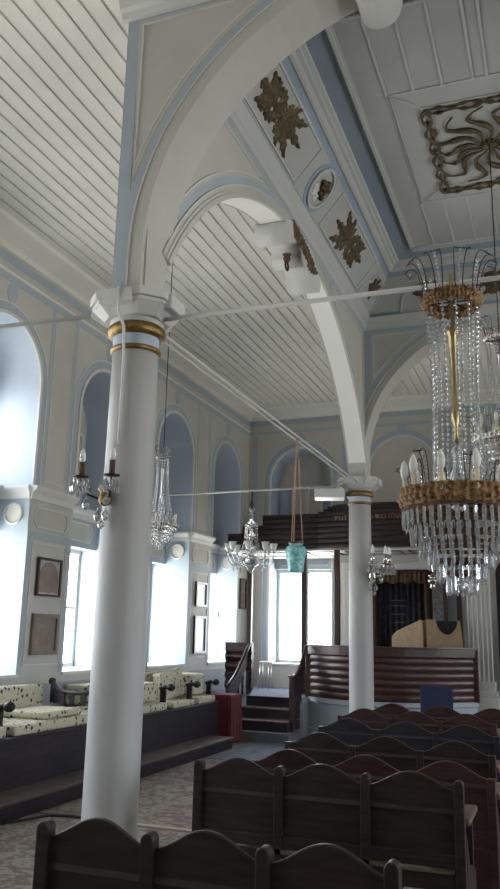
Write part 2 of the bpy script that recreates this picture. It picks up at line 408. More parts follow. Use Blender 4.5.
for s0, s1 in ((-5.9,-5.78), (-3.95,-3.83), (-3.62,-3.54), (-1.9,-1.78)): t.prism([(s0,3.3),(s1,3.3),(s1,5.73),(s0,5.73)], mapB, 0, -.005)
trim(t, [WHITE, BLUE])
t = MB(); t.m = 1
for z0, z1 in ((5.95, 6.05), (5.76, 5.82)): t.prism([(WX,z0),(RX,z0),(RX,z1),(WX,z1)], mapB, 0, -.006)
t.m = 0
profile_run(t, mapB, WX, RX, [(6.06,0),(6.07,.05),(6.10,.07),(6.12,.09),(6.17,.20),(6.22,.33),(CZ,.36),(CZ,0)])
trim(t, [CREAM2, BLUE])

# ------------------------------------------------------------------ boarded ceiling round the central bay
BX0, BX1, BY0, BY1 = -2.54, -.83+2.54, 4.925, 2*MY-4.925
mb = MB(); SP = .16
for x0, x1, y0, y1 in ((WX-.9, BX0-.02, RY-.2, BY+.8), (BX1+.02, RX+.9, RY-.2, BY+.8), (BX0-.02, BX1+.02, RY-.2, BY0-.02), (BX0-.02, BX1+.02, BY1+.02, BY+.8)):
    mb.box(x0, x1, y0, y1, CZ+.02, CZ+.12)
x = WX
while x < RX:
    xa, xb = x, min(x+SP-.024, RX)
    segs = [(RY, BY)] if (xb < BX0-.1 or xa > BX1+.1) else [(RY, BY0-.1), (BY1+.1, BY)]
    for y0, y1 in segs: mb.box(xa, xb, y0, y1, CZ, CZ+.02)
    x += SP
struct(mb, 'ceiling', CREAM2)

# ------------------------------------------------------------------ arches of the central bay
def arch_curve(uc, a, zs, b, zcap, n=48):
    """intrados from one springing to the other"""
    if zcap >= zs:
        t0 = math.asin((zcap-zs)/b); return [(uc - a*cos(t), zs + b*sin(t)) for t in [t0 + (pi-2*t0)*k/n for k in range(n+1)]]
    return [(uc-a, zcap)] + [(uc - a*cos(t), zs + b*sin(t)) for t in [pi*k/n for k in range(n+1)]] + [(uc+a, zcap)]
ZCAP = 3.90
def arch_wall(name, fn, u0, u1, ztop, curve, th, faces):
    """fn(u, z, d): d=0 is the face towards the nave or the entrance, d=th the other face"""
    mb = MB()
    def q(*p): mb.add(p, [(0,1,2,3)])
    for d in (0, th):
        for p, r in zip(curve[:-1], curve[1:]): q(fn(p[0],p[1],d), fn(r[0],r[1],d), fn(r[0],ztop,d), fn(p[0],ztop,d))
        q(fn(u0,ZCAP,d), fn(curve[0][0],ZCAP,d), fn(curve[0][0],ztop,d), fn(u0,ztop,d))
        q(fn(curve[-1][0],ZCAP,d), fn(u1,ZCAP,d), fn(u1,ztop,d), fn(curve[-1][0],ztop,d))
    mb.m = 1
    for p, r in zip(curve[:-1], curve[1:]):
        mb.add([fn(p[0],p[1],0), fn(r[0],r[1],0), fn(r[0],r[1],th), fn(p[0],p[1],th)], [(0,1,2,3)], True)
    q(fn(u0,ZCAP,0), fn(curve[0][0],ZCAP,0), fn(curve[0][0],ZCAP,th), fn(u0,ZCAP,th))
    q(fn(curve[-1][0],ZCAP,0), fn(u1,ZCAP,0), fn(u1,ZCAP,th), fn(curve[-1][0],ZCAP,th))
    mb.m = 0
    for u in (u0, u1): q(fn(u,ZCAP,0), fn(u,ztop,0), fn(u,ztop,th), fn(u,ZCAP,th))
    struct(mb, name, [CREAM, SOFF if 'arcade' in name else CREAM], recalc=False)
    # archivolt mouldings, stripes and spandrel panels for each face: (depth, out sign, left limit, right limit)
    for d, sg, lo, hi in faces:
        cv = []
        for p, r in zip(curve[:-1], curve[1:]):
            for e in (lo, hi):
                if p[0] < e < r[0]: cv.append((e, p[1] + (r[1]-p[1])*(e-p[0])/(r[0]-p[0])))
            if lo-.001 <= r[0] <= hi+.001: cv.append(r)
        if lo-.001 <= curve[0][0]: cv.insert(0, curve[0])
        t = MB(); t.m = 2
        t.ribbon(cv, 0, .045, fn, d, d+sg*.03); t.ribbon(cv, .045, .075, fn, d, d+sg*.02); t.ribbon(cv, .075, .11, fn, d, d+sg*.012); t.m = 0; t.ribbon(cv, .11, .122, fn, d, d+sg*.02)
        t.m = 1; t.ribbon([c for c in cv if lo+.19 <= c[0] <= hi-.19], .122, .20, fn, d, d+sg*.005)
        for uu, s in (((lo, 1), (hi, -1)) if 'arch_' in name else ()):
            a, b = sorted((uu, uu + s*.10))
            def zlow(u):
                for p, r in zip(curve[:-1], curve[1:]):
                    if p[0] <= u <= r[0] and r[0] > p[0]: return p[1] + (r[1]-p[1])*(u-p[0])/(r[0]-p[0]) + .10
                return ZCAP
            t.prism([(a,zlow(a)),(b,zlow(b)),(b,ztop),(a,ztop)], fn, d, d+sg*.0045)
        t.prism([(lo,ztop-.17),(hi,ztop-.17),(hi,ztop-.05),(lo,ztop-.05)], fn, d, d+sg*.004)
        zt = ztop - .20; n = len(cv); mid = (curve[0][0]+curve[-1][0])/2
        for s in (0, 1):
            left = [c for c in cv if c[0] <= mid] if s == 0 else [c for c in cv[::-1] if c[0] >= mid]
            uu = lo + .125 if s == 0 else hi - .125
            off = []
            for i in range(1, len(left)-1):
                tx, tz = left[i+1][0]-left[i-1][0], left[i+1][1]-left[i-1][1]; L = hypot(tx, tz)
                nx, nz = (-tz/L, tx/L) if s == 0 else (tz/L, -tx/L)
                p = (left[i][0]+nx*.225, left[i][1]+nz*.225)
                if p[1] < zt and (p[0] > uu if s == 0 else p[0] < uu): off.append(p)
            if len(off) > 2:
                poly = [(uu, off[0][1]-.05)] + off + [(off[-1][0], zt), (uu, zt)]
                if s == 1: poly = poly[::-1]
                t.m = 0; t.ribbon(poly, 0, .014, fn, d, d+sg*.014, True); t.m = 2; t.ribbon(poly, -.03, 0, fn, d, d+sg*.008, True)
        trim(t, [WHITE, BLUE, CREAM])
arcN = arch_curve(8.19, 3.64, 2.85, 3.17, ZCAP)
arcT = arch_curve(CX, 2.14, 4.19, 1.99, ZCAP)
arch_wall('wall_arcade_left', lambda u, z, d: (-2.54-d, u, z), 4.60, 11.84, CZ+.02, arcN, .25, ((0,-1,4.93,11.515),(.25,1,4.60,11.84)))
arch_wall('wall_arcade_right', lambda u, z, d: (BX1+d, u, z), 4.60, 11.84, CZ+.02, arcN, .25, ((0,-1,4.93,11.515),(.25,1,4.60,11.84)))
arch_wall('wall_arch_near', lambda u, z, d: (u, 4.59+d, z), -2.79, -.83+2.79, CZ+.02, arcT, .335, ((0,-1,-2.79,-.83+2.79),(.335,1,-2.535,-.83+2.535)))
arch_wall('wall_arch_far', lambda u, z, d: (u, 11.52+d, z), -2.79, -.83+2.79, CZ+.02, arcT, .335, ((0,-1,-2.535,-.83+2.535),(.335,1,-2.79,-.83+2.79)))
# cornice line where the near arch wall meets the ceiling
t = MB(); profile_run(t, lambda u, z, p: (u, 4.59+p, z), -2.83, -.83+2.83, [(6.13,0),(6.14,.03),(6.18,.05),(6.20,.08),(6.26,.10),(6.26,0)]); trim(t, WHITE)

# ------------------------------------------------------------------ coved ceiling of the bay
SL0 = (.0, 0.); ZU = 6.92; IN = .555
def bay_rect(i): return (BX0+i, BX1-i, BY0+i, BY1-i)
def frustum(mb, i0, z0, i1, z1):
    a = bay_rect(i0); b = bay_rect(i1)
    A = [(a[0],a[2],z0),(a[1],a[2],z0),(a[1],a[3],z0),(a[0],a[3],z0)]; B = [(b[0],b[2],z1),(b[1],b[2],z1),(b[1],b[3],z1),(b[0],b[3],z1)]
    mb.add(A+B, [(k,(k+1)%4,4+(k+1)%4,4+k) for k in range(4)])
sl = lambda u: (IN*u, 6.26+.66*u)     # inset, height along the slope
mb = MB()
mb.m = 1; frustum(mb, 0, CZ, *sl(.02))
mb.m = 2
prof = [(0,6.17),(.03,6.18),(.05,6.22),(.05,6.25),(.10,6.30),(.13,6.33)]
for p, q in zip(prof[:-1], prof[1:]): frustum(mb, *p, *q)
frustum(mb, .13, 6.33, sl(.13)[0], sl(.13)[1])
mb.m = 1; frustum(mb, *sl(.10), *sl(.20)); mb.m = 0; frustum(mb, *sl(.20), *sl(.80)); mb.m = 1; frustum(mb, *sl(.80), *sl(.93))
mb.m = 2
prof = [(IN-.05,6.84),(IN-.02,6.85),(IN+.01,6.87),(IN+.01,6.89),(IN+.05,6.895),(IN+.06,6.91),(IN+.10,6.92),(IN+.11,6.94)]
frustum(mb, *sl(.93), IN-.05, 6.84)
for p, q in zip(prof[:-1], prof[1:]): frustum(mb, *p, *q)
mb.m = 1; frustum(mb, IN+.11, 6.94, .905, 6.94)
mb.m = 2; frustum(mb, .89, 6.935, .905, 6.915); frustum(mb, .905, 6.915, .96, 6.92)
mb.m = 3; a = bay_rect(.96); mb.add([(a[0],a[2],6.92),(a[1],a[2],6.92),(a[1],a[3],6.92),(a[0],a[3],6.92)], [(0,1,2,3)])
struct(mb, 'ceiling_bay', [BAY, BAYB, BAYW, BAY], recalc=False)
mb = MB(); mb.box(BX0-.2, BX1+.2, BY0-.2, BY1+.2, 7.0, 7.1); mb.box(BX0-.24, BX0-.2, BY0-.2, BY1+.2, CZ, 7.1); mb.box(BX1+.2, BX1+.24, BY0-.2, BY1+.2, CZ, 7.1)
mb.box(BX0-.2, BX1+.2, BY0-.24, BY0-.2, CZ, 7.1); mb.box(BX0-.2, BX1+.2, BY1+.2, BY1+.24, CZ, 7.1)
struct(mb, 'roof', STONE)
# board lines and rope edge of the centre panel
PX0, PX1, PY0, PY1 = -1.64, -.83+1.64, 5.94, 2*MY-5.94
t = MB(); zz = 6.918
mp3 = lambda u, v, d: (u, v, 6.92-d)
for k in range(int((PY1-PY0)/.05)):
    pass
t.ribbon([(PX0,PY0),(PX1,PY0),(PX1,PY1),(PX0,PY1)], 0, .03, mp3, 0, .022, True)
t.ribbon([(PX0+.33,PY0+1.18),(PX1-.33,PY0+1.18),(PX1-.33,PY1-1.18),(PX0+.33,PY1-1.18)], 0, .02, mp3, 0, .012, True)
t.ribbon([(-1.03,7.42),(-.83+1.03,7.42),(-.83+1.03,2*MY-7.42),(-1.03,2*MY-7.42)], 0, .02, mp3, 0, .014, True)
for s in (-1, 1):
    yy0, yy1 = (PY0+.03, PY0+1.18) if s < 0 else (PY1-1.18, PY1-.03)
    for x in (-1.32, -1.05, -.77, -.48, -.35, -.06, .22, .49): t.box(x-.012, x+.012, yy0, yy1, 6.908, 6.921)
    xx = -1.31 if s < 0 else -.83+1.31
    t.box(xx-.01, xx+.01, PY0+1.2, PY1-1.2, 6.908, 6.921)
for a, b in (((-1.31,7.12),(-1.03,7.42)), ((-1.31,2*MY-7.12),(-1.03,2*MY-7.42)), ((.48,7.12),(.2,7.42)), ((.48,2*MY-7.12),(.2,2*MY-7.42))):
    t.tube([(a[0],a[1],6.915),(b[0],b[1],6.915)], .01, 4)
trim(t, BAYW)
t = MB()
def rope_edge(p, q):
    L = hypot(q[0]-p[0], q[1]-p[1]); n = int(L/.06); path = []; rs = []
    for k in range(n*2+1):
        f = k/(n*2); path.append((p[0]+(q[0]-p[0])*f, p[1]+(q[1]-p[1])*f, 6.903)); rs.append(.02 if k % 2 else .011)
    t.tube(path, rs, 6)
for p, q in (((PX0,PY0),(PX1,PY0)), ((PX1,PY0),(PX1,PY1)), ((PX1,PY1),(PX0,PY1)), ((PX0,PY1),(PX0,PY0))): rope_edge(p, q)
trim(t, BAY)

# ------------------------------------------------------------------ columns
def column(x, y, label):
    root = empty('column', (x, y, 0), label, 'column', 'columns of the central bay', 0, 'structure')
    m = MB(); m.lathe([(.24,0),(.24,.10),(.21,.13),(.22,.17),(.20,.21),(.174,.24),(.172,1.2),(.169,2.2),(.162,3.1),(.157,3.72)], 40); m.build('shaft', COLUMN, root)
    m = MB(); m.lathe([(.158,3.52),(.172,3.525),(.178,3.54),(.172,3.555),(.158,3.56)], 40); m.build('gilt_ring', GOLD, root)
    m = MB(); m.lathe([(.159,3.55),(.161,3.56),(.161,3.64),(.159,3.65)], 40); m.build('blue_collar', BLUE2, root)
    m = MB(); m.lathe([(.158,3.635),(.185,3.64),(.20,3.655),(.204,3.68),(.197,3.705),(.18,3.72),(.16,3.722)], 40); m.build('gilt_ring', GOLD, root)
    m = MB(); m.lathe([(.16,3.70),(.165,3.72),(.18,3.745),(.22,3.77)], 40)
    def octo(h, c, z0, z1, h2=None):
        h2 = h2 or h; k = h2/h
        lo = [(h,-h+c),(h,h-c),(h-c,h),(-h+c,h),(-h,h-c),(-h,-h+c),(-h+c,-h),(h-c,-h)]
        v = [(a,b,z0) for a, b in lo] + [(a*k,b*k,z1) for a, b in lo]
        m.add(v, [tuple(range(8))[::-1], tuple(range(8,16))] + [(i,(i+1)%8,8+(i+1)%8,8+i) for i in range(8)])
    octo(.20, .09, 3.75, 3.82, .27); octo(.275, .12, 3.82, 3.85); octo(.29, .12, 3.85, 3.91)
    for sx, sy in ((1,0),(-1,0),(0,1),(0,-1)):
        a, b = (.05, .105); cxx, cyy = sx*.265, sy*.265
        m.box(cxx-(a if sx else b), cxx+(a if sx else b), cyy-(b if sx else a), cyy+(b if sx else a), 3.80, 3.90)
    m.build('capital', WHITE, root, .006)
    return root
column(COLX, NY, 'tall white round column with crystal wall lamp, standing beside the first pews')
column(COLX, FY, 'white round column standing in front of the bowed stage parapet')
column(-.83-COLX, NY, 'white round column across the nave from the crystal wall lamp column')
column(-.83-COLX, FY, 'white round column across the nave from the stage parapet column')

# ------------------------------------------------------------------ keystone scroll brackets
def bracket_profile(c, flip=1):
    pts = []
    def roll(cx, cz, r, a0, a1, n=12):
        return [(cx + r*cos(R(a0+(a1-a0)*k/n)), cz + r*sin(R(a0+(a1-a0)*k/n))) for k in range(n+1)]
    pts += roll(c-.52, 5.89, .13, 110, 330)
    pts += [(c-.34,5.86), (c-.2,5.90), (c-.08,5.88)]
    pts += roll(c+.03, 5.85, .115, 190, 330)
    pts += [(c+.2,5.85), (c+.36,5.87), (c+.46,5.83)]
    pts += roll(c+.62, 5.80, .13, 210, 430)
    pts += [(c+.40,6.08), (c-.40,6.08)]
    return pts
m = MB(); m.prism(bracket_profile(8.17), lambda a, b, d: (d, a, b), -2.50, -2.85, True)
kb = m.build('keystone_bracket', WHITE); tag(kb, 'white wavy scroll bracket under the crown of the long arcade arch', 'bracket')
def leaf(mb, fn, base, ang, L, W, th=.02, n=18, bend=0.):
    """one serrated acanthus blade as a raised closed shell; fn(a, b, h)"""
    cu = []; lft = []; rgt = []
    a = ang; x, y = base
    for k in range(n+1):
        t = k/n; w = W*(sin(pi*min(1, t*.9+.08))**.75)*(1 + .28*sin(t*pi*9))*(1 if t < .98 else .1)
        cu.append((x, y)); lft.append((x - sin(a)*w, y + cos(a)*w)); rgt.append((x + sin(a)*w, y - cos(a)*w))
        x += cos(a)*L/n; y += sin(a)*L/n; a += bend/n
    vs = []
    for k in range(n+1):
        vs += [fn(*lft[k], 0), fn(*lft[k], th*.5), fn(*cu[k], th*1.5), fn(*rgt[k], th*.5), fn(*rgt[k], 0)]
    fs = []
    for k in range(n):
        for j in range(4): fs.append((k*5+j, k*5+j+1, k*5+5+j+1, k*5+5+j))
    fs += [(0,1,2,3,4), tuple(n*5+j for j in (4,3,2,1,0))]
    mb.add(vs, fs)
# gold leaf on the bracket's nave side with a small boss and hook
m = MB(); fb = lambda a, b, h: (-2.50 + .42*a + .8*h, 7.86 + .90*a - .5*h, b)
for k in range(6): leaf(m, fb, (-.06+.055*k, 6.08-.03*k - .010*k*k), R(-58+7*k), .22-.008*k, .055, .02)
leaf(m, fb, (-.06, 6.10), R(-40), .42, .05, .03, 18, -.6)
g = tag(m.build('leaf_ornament', BRONZE), 'bronze leaf carving on the side of the arcade keystone bracket', 'ornament')
r_ = empty('hook_boss', (-2.62, 7.96, 5.735), 'small gilt boss with a ring hanging below the keystone bracket', 'hook')
m = MB(); m.lathe([(.0,-.05),(.03,-.04),(.045,0),(.03,.03),(.05,.045),(.0,.06)], 14); m.build('boss', BROWNC, r_)
m = MB(); m.tube([(.0, .05*sin(2*pi*k/16), -.09+.05*cos(2*pi*k/16)) for k in range(17)], .012, 6); m.build('ring', IRON, r_)
def near_bracket():
    c = CX; roll = lambda cx, cz, r, a0, a1, n=14: [(cx + r*cos(R(a0+(a1-a0)*k/n)), cz + r*sin(R(a0+(a1-a0)*k/n))) for k in range(n+1)]
    p = roll(c-.53, 6.03, .145, 100, 350) + [(c-.37,6.10),(c-.25,6.16),(c-.12,6.15)] + roll(c, 6.17, .08, 200, 340) + [(c+.12,6.15),(c+.25,6.16),(c+.37,6.10)] + roll(c+.53, 6.03, .145, 190, 440)
    return p + [(c+.4,6.22),(c-.4,6.22)]
m = MB(); m.prism(near_bracket(), lambda a, b, d: (a, d, b), 4.50, 4.98, True)
kb = tag(m.build('keystone_bracket', WHITE), 'white rounded scroll bracket at the crown of the big arch over the nave entrance', 'bracket')

# ------------------------------------------------------------------ gilded ornaments of the bay ceiling
nvec = Vector((.66, 0, -IN)).normalized()          # out of the slope of the window side, into the room
def slopeL(y, u, h):     # y along, u up the slope in metres, h out of the slope
    L = hypot(IN, .66); d = Vector((IN/L, 0, .66/L)); p = Vector((BX0, y, CZ)) + d*u + nvec*h
    return tuple(p)
def slopeR(y, u, h): p = slopeL(y, u, h); return (-.83-p[0], p[1], p[2])
LL = hypot(IN, .66)
def slopeFar(x, u, h):
    L = LL; n = Vector((0, -.66, -IN)).normalized(); d = Vector((0, -IN/L, .66/L)); return tuple(Vector((x, BY1, CZ)) + d*u + n*h)
def slopeNear(x, u, h): p = slopeFar(x, u, h); return (p[0], 2*MY-p[1], p[2])
def leaf_spray(fn, c, s, label, L=1.0):
    """a long double acanthus spray centred at (c, mid slope); s = direction"""
    m = MB(); um = LL*.5
    P = lambda a, b: (c + s*a, um + b)
    def lf(a, b, ang, l, w, bd=0):
        leaf(m, fn, P(a, b), R(ang) if s > 0 else pi - R(ang), l, w, .016, 18, bd*s)
    for ang, l in ((180,.34),(150,.26),(210,.26)): lf(-.16*L, 0, ang, l*L, .046*L)
    for ang, l in ((118,.20),(-118,.20)): lf(-.16*L, 0, ang, l*L, .042*L, .7 if ang > 0 else -.7)
    for ang, l in ((125,.24),(-125,.24)): lf(.0, 0, ang, l*L, .045*L, .9 if ang > 0 else -.9)
    for ang, l in ((0,.44),(26,.38),(-26,.38),(54,.23),(-54,.23),(86,.14),(-86,.14)): lf(.05*L, 0, ang, l*L, .043*L)
    lf(-.3*L, 0, 0, .42*L, .035*L); lf(-.02*L, 0, 0, .18*L, .06*L)
    return tag(m.build('leaf_ornament', BRONZE), label, 'ornament', 'leaf sprays on the sloping ceiling panels')
leaf_spray(slopeL, 6.63, 1, 'long bronze leaf spray on the sloping ceiling panel next to the big near arch', 1.22)
leaf_spray(slopeL, 9.42, -1, 'bronze leaf spray on the sloping ceiling panel between the grape roundel and the far corner', 1.25)
for fn, c in ((slopeR, 6.63), (slopeR, 9.42)):
    leaf_spray(fn, c, 1, 'bronze leaf spray on the sloping panel opposite the keystone, %s the grape roundel' % ('before' if c < 8 else 'beyond'), 1.22)
def grapes(fn, c, label):
    r = MB(); um = LL*.5
    r.ribbon([(c+.24*cos(2*pi*k/28), um+.24*sin(2*pi*k/28)) for k in range(28)], 0, .03, lambda a, b, d: fn(a, b, d), 0, .03, True)
    trim(r, BAYW)
    r = MB(); r.ribbon([(c+.30*cos(2*pi*k/28), um+.285*sin(2*pi*k/28)) for k in range(28)], 0, .05, lambda a, b, d: fn(a, b, d), 0, .008, True); trim(r, BAYB)
    root = empty('grape_ornament', fn(c, um, 0), label, 'ornament'); o = Vector(root.location)
    f2 = lambda a, b, h: tuple(Vector(fn(a, b, h)) - o)
    m = MB()
    for k, (a, b) in enumerate(((.02,-.02),(.08,.02),(.03,.05),(-.03,.03),(.07,.08),(.0,.09),(.12,.07),(-.05,.08),(.05,.12),(.10,-.04))):
        p = f2(c+a, um+b-.02, .03); m.lathe([(.0,-.035),(.025,-.025),(.035,0),(.025,.025),(0,.035)], 8, p)
    m.build('grapes', BRONZE, root)
    m = MB()
    for ang in (200, 240, 285): leaf(m, f2, (c, um), R(ang), .17, .045, .014)
    m.build('leaves', PLASTIC, root)
grapes(slopeL, 8.05, 'bronze grape bunch with pale leaves in the round panel above the arcade keystone')
grapes(slopeR, 8.05, 'bronze grape bunch in the round panel on the ceiling slope facing the windows')
def corner_leaf(fn, c, s, label):
    m = MB(); um = LL*.47
    for ang, l in ((90,.2),(40,.2),(140,.2),(0,.2),(180,.2),(-60,.16),(-120,.16)): leaf(m, fn, (c, um), R(ang), l, .05, .016)
    tag(m.build('leaf_ornament', BRONZE), label, 'ornament')
    t = MB(); pts = [(-.42,-.26),(.42,-.26),(.36,-.02),(.26,.04),(.22,.2),(-.22,.2),(-.26,.04),(-.36,-.02)]
    t.ribbon([(c+a, um+b) for a, b in pts], 0, .02, fn, 0, .02, True); trim(t, BAYW)
corner_leaf(slopeL, 10.93, 1, 'small bronze leaf rosette where the arcade slope meets the far slope')
corner_leaf(slopeFar, -1.55, 1, 'bronze leaf rosette on the far ceiling slope, behind the crown of the big chandelier')
leaf_spray(slopeFar, -.30, 1, 'bronze leaf spray on the far ceiling slope facing the entrance', 1.2)
# frame lines of the slope panels
t = MB()
for fn in (slopeL, slopeR):
    for a, b in ((5.75,7.58),(8.52,10.45)):
        t.ribbon([(a,LL*.22),(b,LL*.22),(b,LL*.78),(a,LL*.78)], 0, .018, fn, 0, .012, True)
trim(t, BAYW)
# square openwork ceiling rose
CZP = 6.92
rose = empty('ceiling_rose', (CX, 8.30, CZP), 'square bronze openwork ceiling rose with swirling arms on the flat ceiling panel', 'ceiling ornament')
hx, hy = .60, .83
m = MB(); m.lathe([(0,-.06),(.05,-.05),(.08,-.02),(.11,0)], 16); m.build('boss', BRONZE, rose)
for k in range(14):
    a0 = 2*pi*k/14 + .2; m = MB(); path = []; rs = []
    sc = 1/max(abs(cos(a0))/hx, abs(sin(a0))/hy)
    sc = min(sc, .8)*.9
    for j in range(15):
        f = j/14; r = .07 + (sc-.07)*f; a = a0 + .34*sin(f*2*pi)*(.4+.6*f)
        path.append((r*cos(a), r*sin(a), -.022)); rs.append(0.010 + .018*sin(pi*min(1, f*1.02))**2 + (.008 if j in (7, 8, 11) else 0))
    m.tube(path, rs, 6); m.build('scroll_arm', BRONZE, rose)
for ph in (0, pi):
    m = MB(); path = []; rs = []
    corners = [(-hx,-hy),(hx,-hy),(hx,hy),(-hx,hy)]
    for k in range(4):
        p, q = corners[k], corners[(k+1)%4]; L = hypot(q[0]-p[0], q[1]-p[1]); nx, ny = -(q[1]-p[1])/L, (q[0]-p[0])/L
        n = 40
        for j in range(n):
            f = j/n; bow = .06 - .13*abs(2*f-1)**1.3 + .07
            w = .05*sin(f*2*pi*(3 if L > 1.3 else 2) + ph)
            inn = bow*(-.35) + .05
            path.append((p[0]+(q[0]-p[0])*f + nx*(w+.03-inn*.2), p[1]+(q[1]-p[1])*f + ny*(w+.03-inn*.2), -.02 - (.008 if ph else 0))); rs.append(.017+.008*sin(f*60))
    path.append(path[0]); rs.append(rs[0]); m.tube(path, rs, 6); m.build('border_scroll', BRONZE, rose)

# ------------------------------------------------------------------ tie rods and conduit
def rod(p, q, r, label, name='tie_rod', m=WHITE):
    b = MB(); b.tube([p, q], r, 10); return tag(b.build(name, m), label, 'tie rod' if name == 'tie_rod' else 'conduit')
rod((COLX+.15, NY, 3.765), (-.83-COLX-.15, NY, 3.765), .016, 'white iron tie rod crossing the nave, carrying the big crystal chandelier')
rod((WX, NY, 3.90), (COLX-.2, NY, 3.86), .017, 'white iron tie rod from the near column to the window wall')
rod((WX, FY, 3.80), (COLX-.2, FY, 3.82), .017, 'white iron tie rod from the far column to the window wall, over the glass chandelier')
rod((-.83-COLX+.2, NY, 3.86), (RX, NY, 3.90), .022, 'white iron tie rod from the right-side near column to its wall')
cd = empty('cable_conduit', (COLX, 0, 3.80), 'white twin cable conduit running between the tops of the two columns', 'conduit')
for dx in (-.035, .035):
    m = MB(); m.tube([(dx, NY+.3, .0), (dx*1.0, FY-.28, .02)], .009, 8); m.build('cable', WHITE, cd)

# ------------------------------------------------------------------ chandeliers
def filigree(mb, r, z0, z1, n=150, rows=9, amp=.010):
    vs = []; fs = []
    for j in range(rows):
        f = j/(rows-1)
        for k in range(n):
            a = 2*pi*k/n
            edge = 1 - abs(2*f-1)**6
            rr = r + .008*sin(pi*f) + edge*amp*1.5*(sin(a*22 + 7*f) * sin(a*22 - 7*f) + .5*sin(a*44+j*2.6))
            z = z0 + (z1-z0)*f + (0.008*sin(a*30)*sin(a*11) if j in (0, rows-1) else 0)
            vs.append((rr*cos(a), rr*sin(a), z))
    m = rows
    for k in range(n):       # inner skin
        a = 2*pi*k/n; vs.append(((r-.012)*cos(a), (r-.012)*sin(a), z1))
    for k in range(n):
        a = 2*pi*k/n; vs.append(((r-.012)*cos(a), (r-.012)*sin(a), z0))
    m += 2
    for j in range(m):
        j2 = (j+1) % m
        for k in range(n): fs.append((j*n+k, j*n+(k+1)%n, j2*n+(k+1)%n, j2*n+k))
    mb.add(vs, fs, True)
def strand(path, bead=.009, gap=.021):
    P = [Vector(p) for p in path]; seg = [(P[i+1]-P[i]).length for i in range(len(P)-1)]; L = sum(seg)
    n = max(2, int(L/gap)); pts = []; rs = []
    def at(s):
        for i, l in enumerate(seg):
            if s <= l or i == len(seg)-1: return P[i].lerp(P[i+1], min(1, s/max(l,1e-6)))
            s -= l
    for k in range(n*5+1):
        pts.append(at(L*k/(n*5))); rs.append(bead*(.16, .16, .85, 1., .85)[k % 5])
    return pts, rs
def prism_mb(p, w, l, a):
    """faceted crystal bar hanging from p"""
    m = MB(); c, s = cos(a), sin(a); t = w*.55
    def pt(u, v, z): return (p[0] + u*c - v*s, p[1] + u*s + v*c, p[2] + z)
    rows = [(.25,-.004),(1,-.018),(1,-l+.022),(.3,-l)]; vs = []
    for k, z in rows:
        for u, v in ((w/2,0),(w/4,t/2),(-w/4,t/2),(-w/2,0),(-w/4,-t/2),(w/4,-t/2)): vs.append(pt(v*k, u*k, z))
    fs = [(i*6+j, i*6+(j+1)%6, i*6+6+(j+1)%6, i*6+6+j) for i in range(3) for j in range(6)] + [tuple(range(6))[::-1], tuple(range(18,24))]
    m.add(vs, fs); return m
def plume(m, a, r0, z0, h, out, w, curl=.6):
    """a bent jewelled feather rising from the band: a dark wire outline round a crystal ladder"""
    ca, sa = cos(a), sin(a); cen = []
    for k in range(13):
        t = k/12; rr = r0 + out*(t**1.6) + (.0 if t < .8 else curl*.05*(t-.8)); zz = z0 + h*sin(t*pi*.62)/sin(pi*.62) if t < .85 else z0 + h*sin(t*pi*.62)/sin(pi*.62) - (t-.85)*h*.3*curl
        cen.append((rr, zz, w*(.45+.55*t)))
    return [((rr*ca - s*ww*sa, rr*sa + s*ww*ca, zz)) for s in (1,) for rr, zz, ww in cen], [((rr*ca + ww*sa, rr*sa - ww*ca, zz)) for rr, zz, ww in cen], [((rr*ca, rr*sa, zz)) for rr, zz, ww in cen]
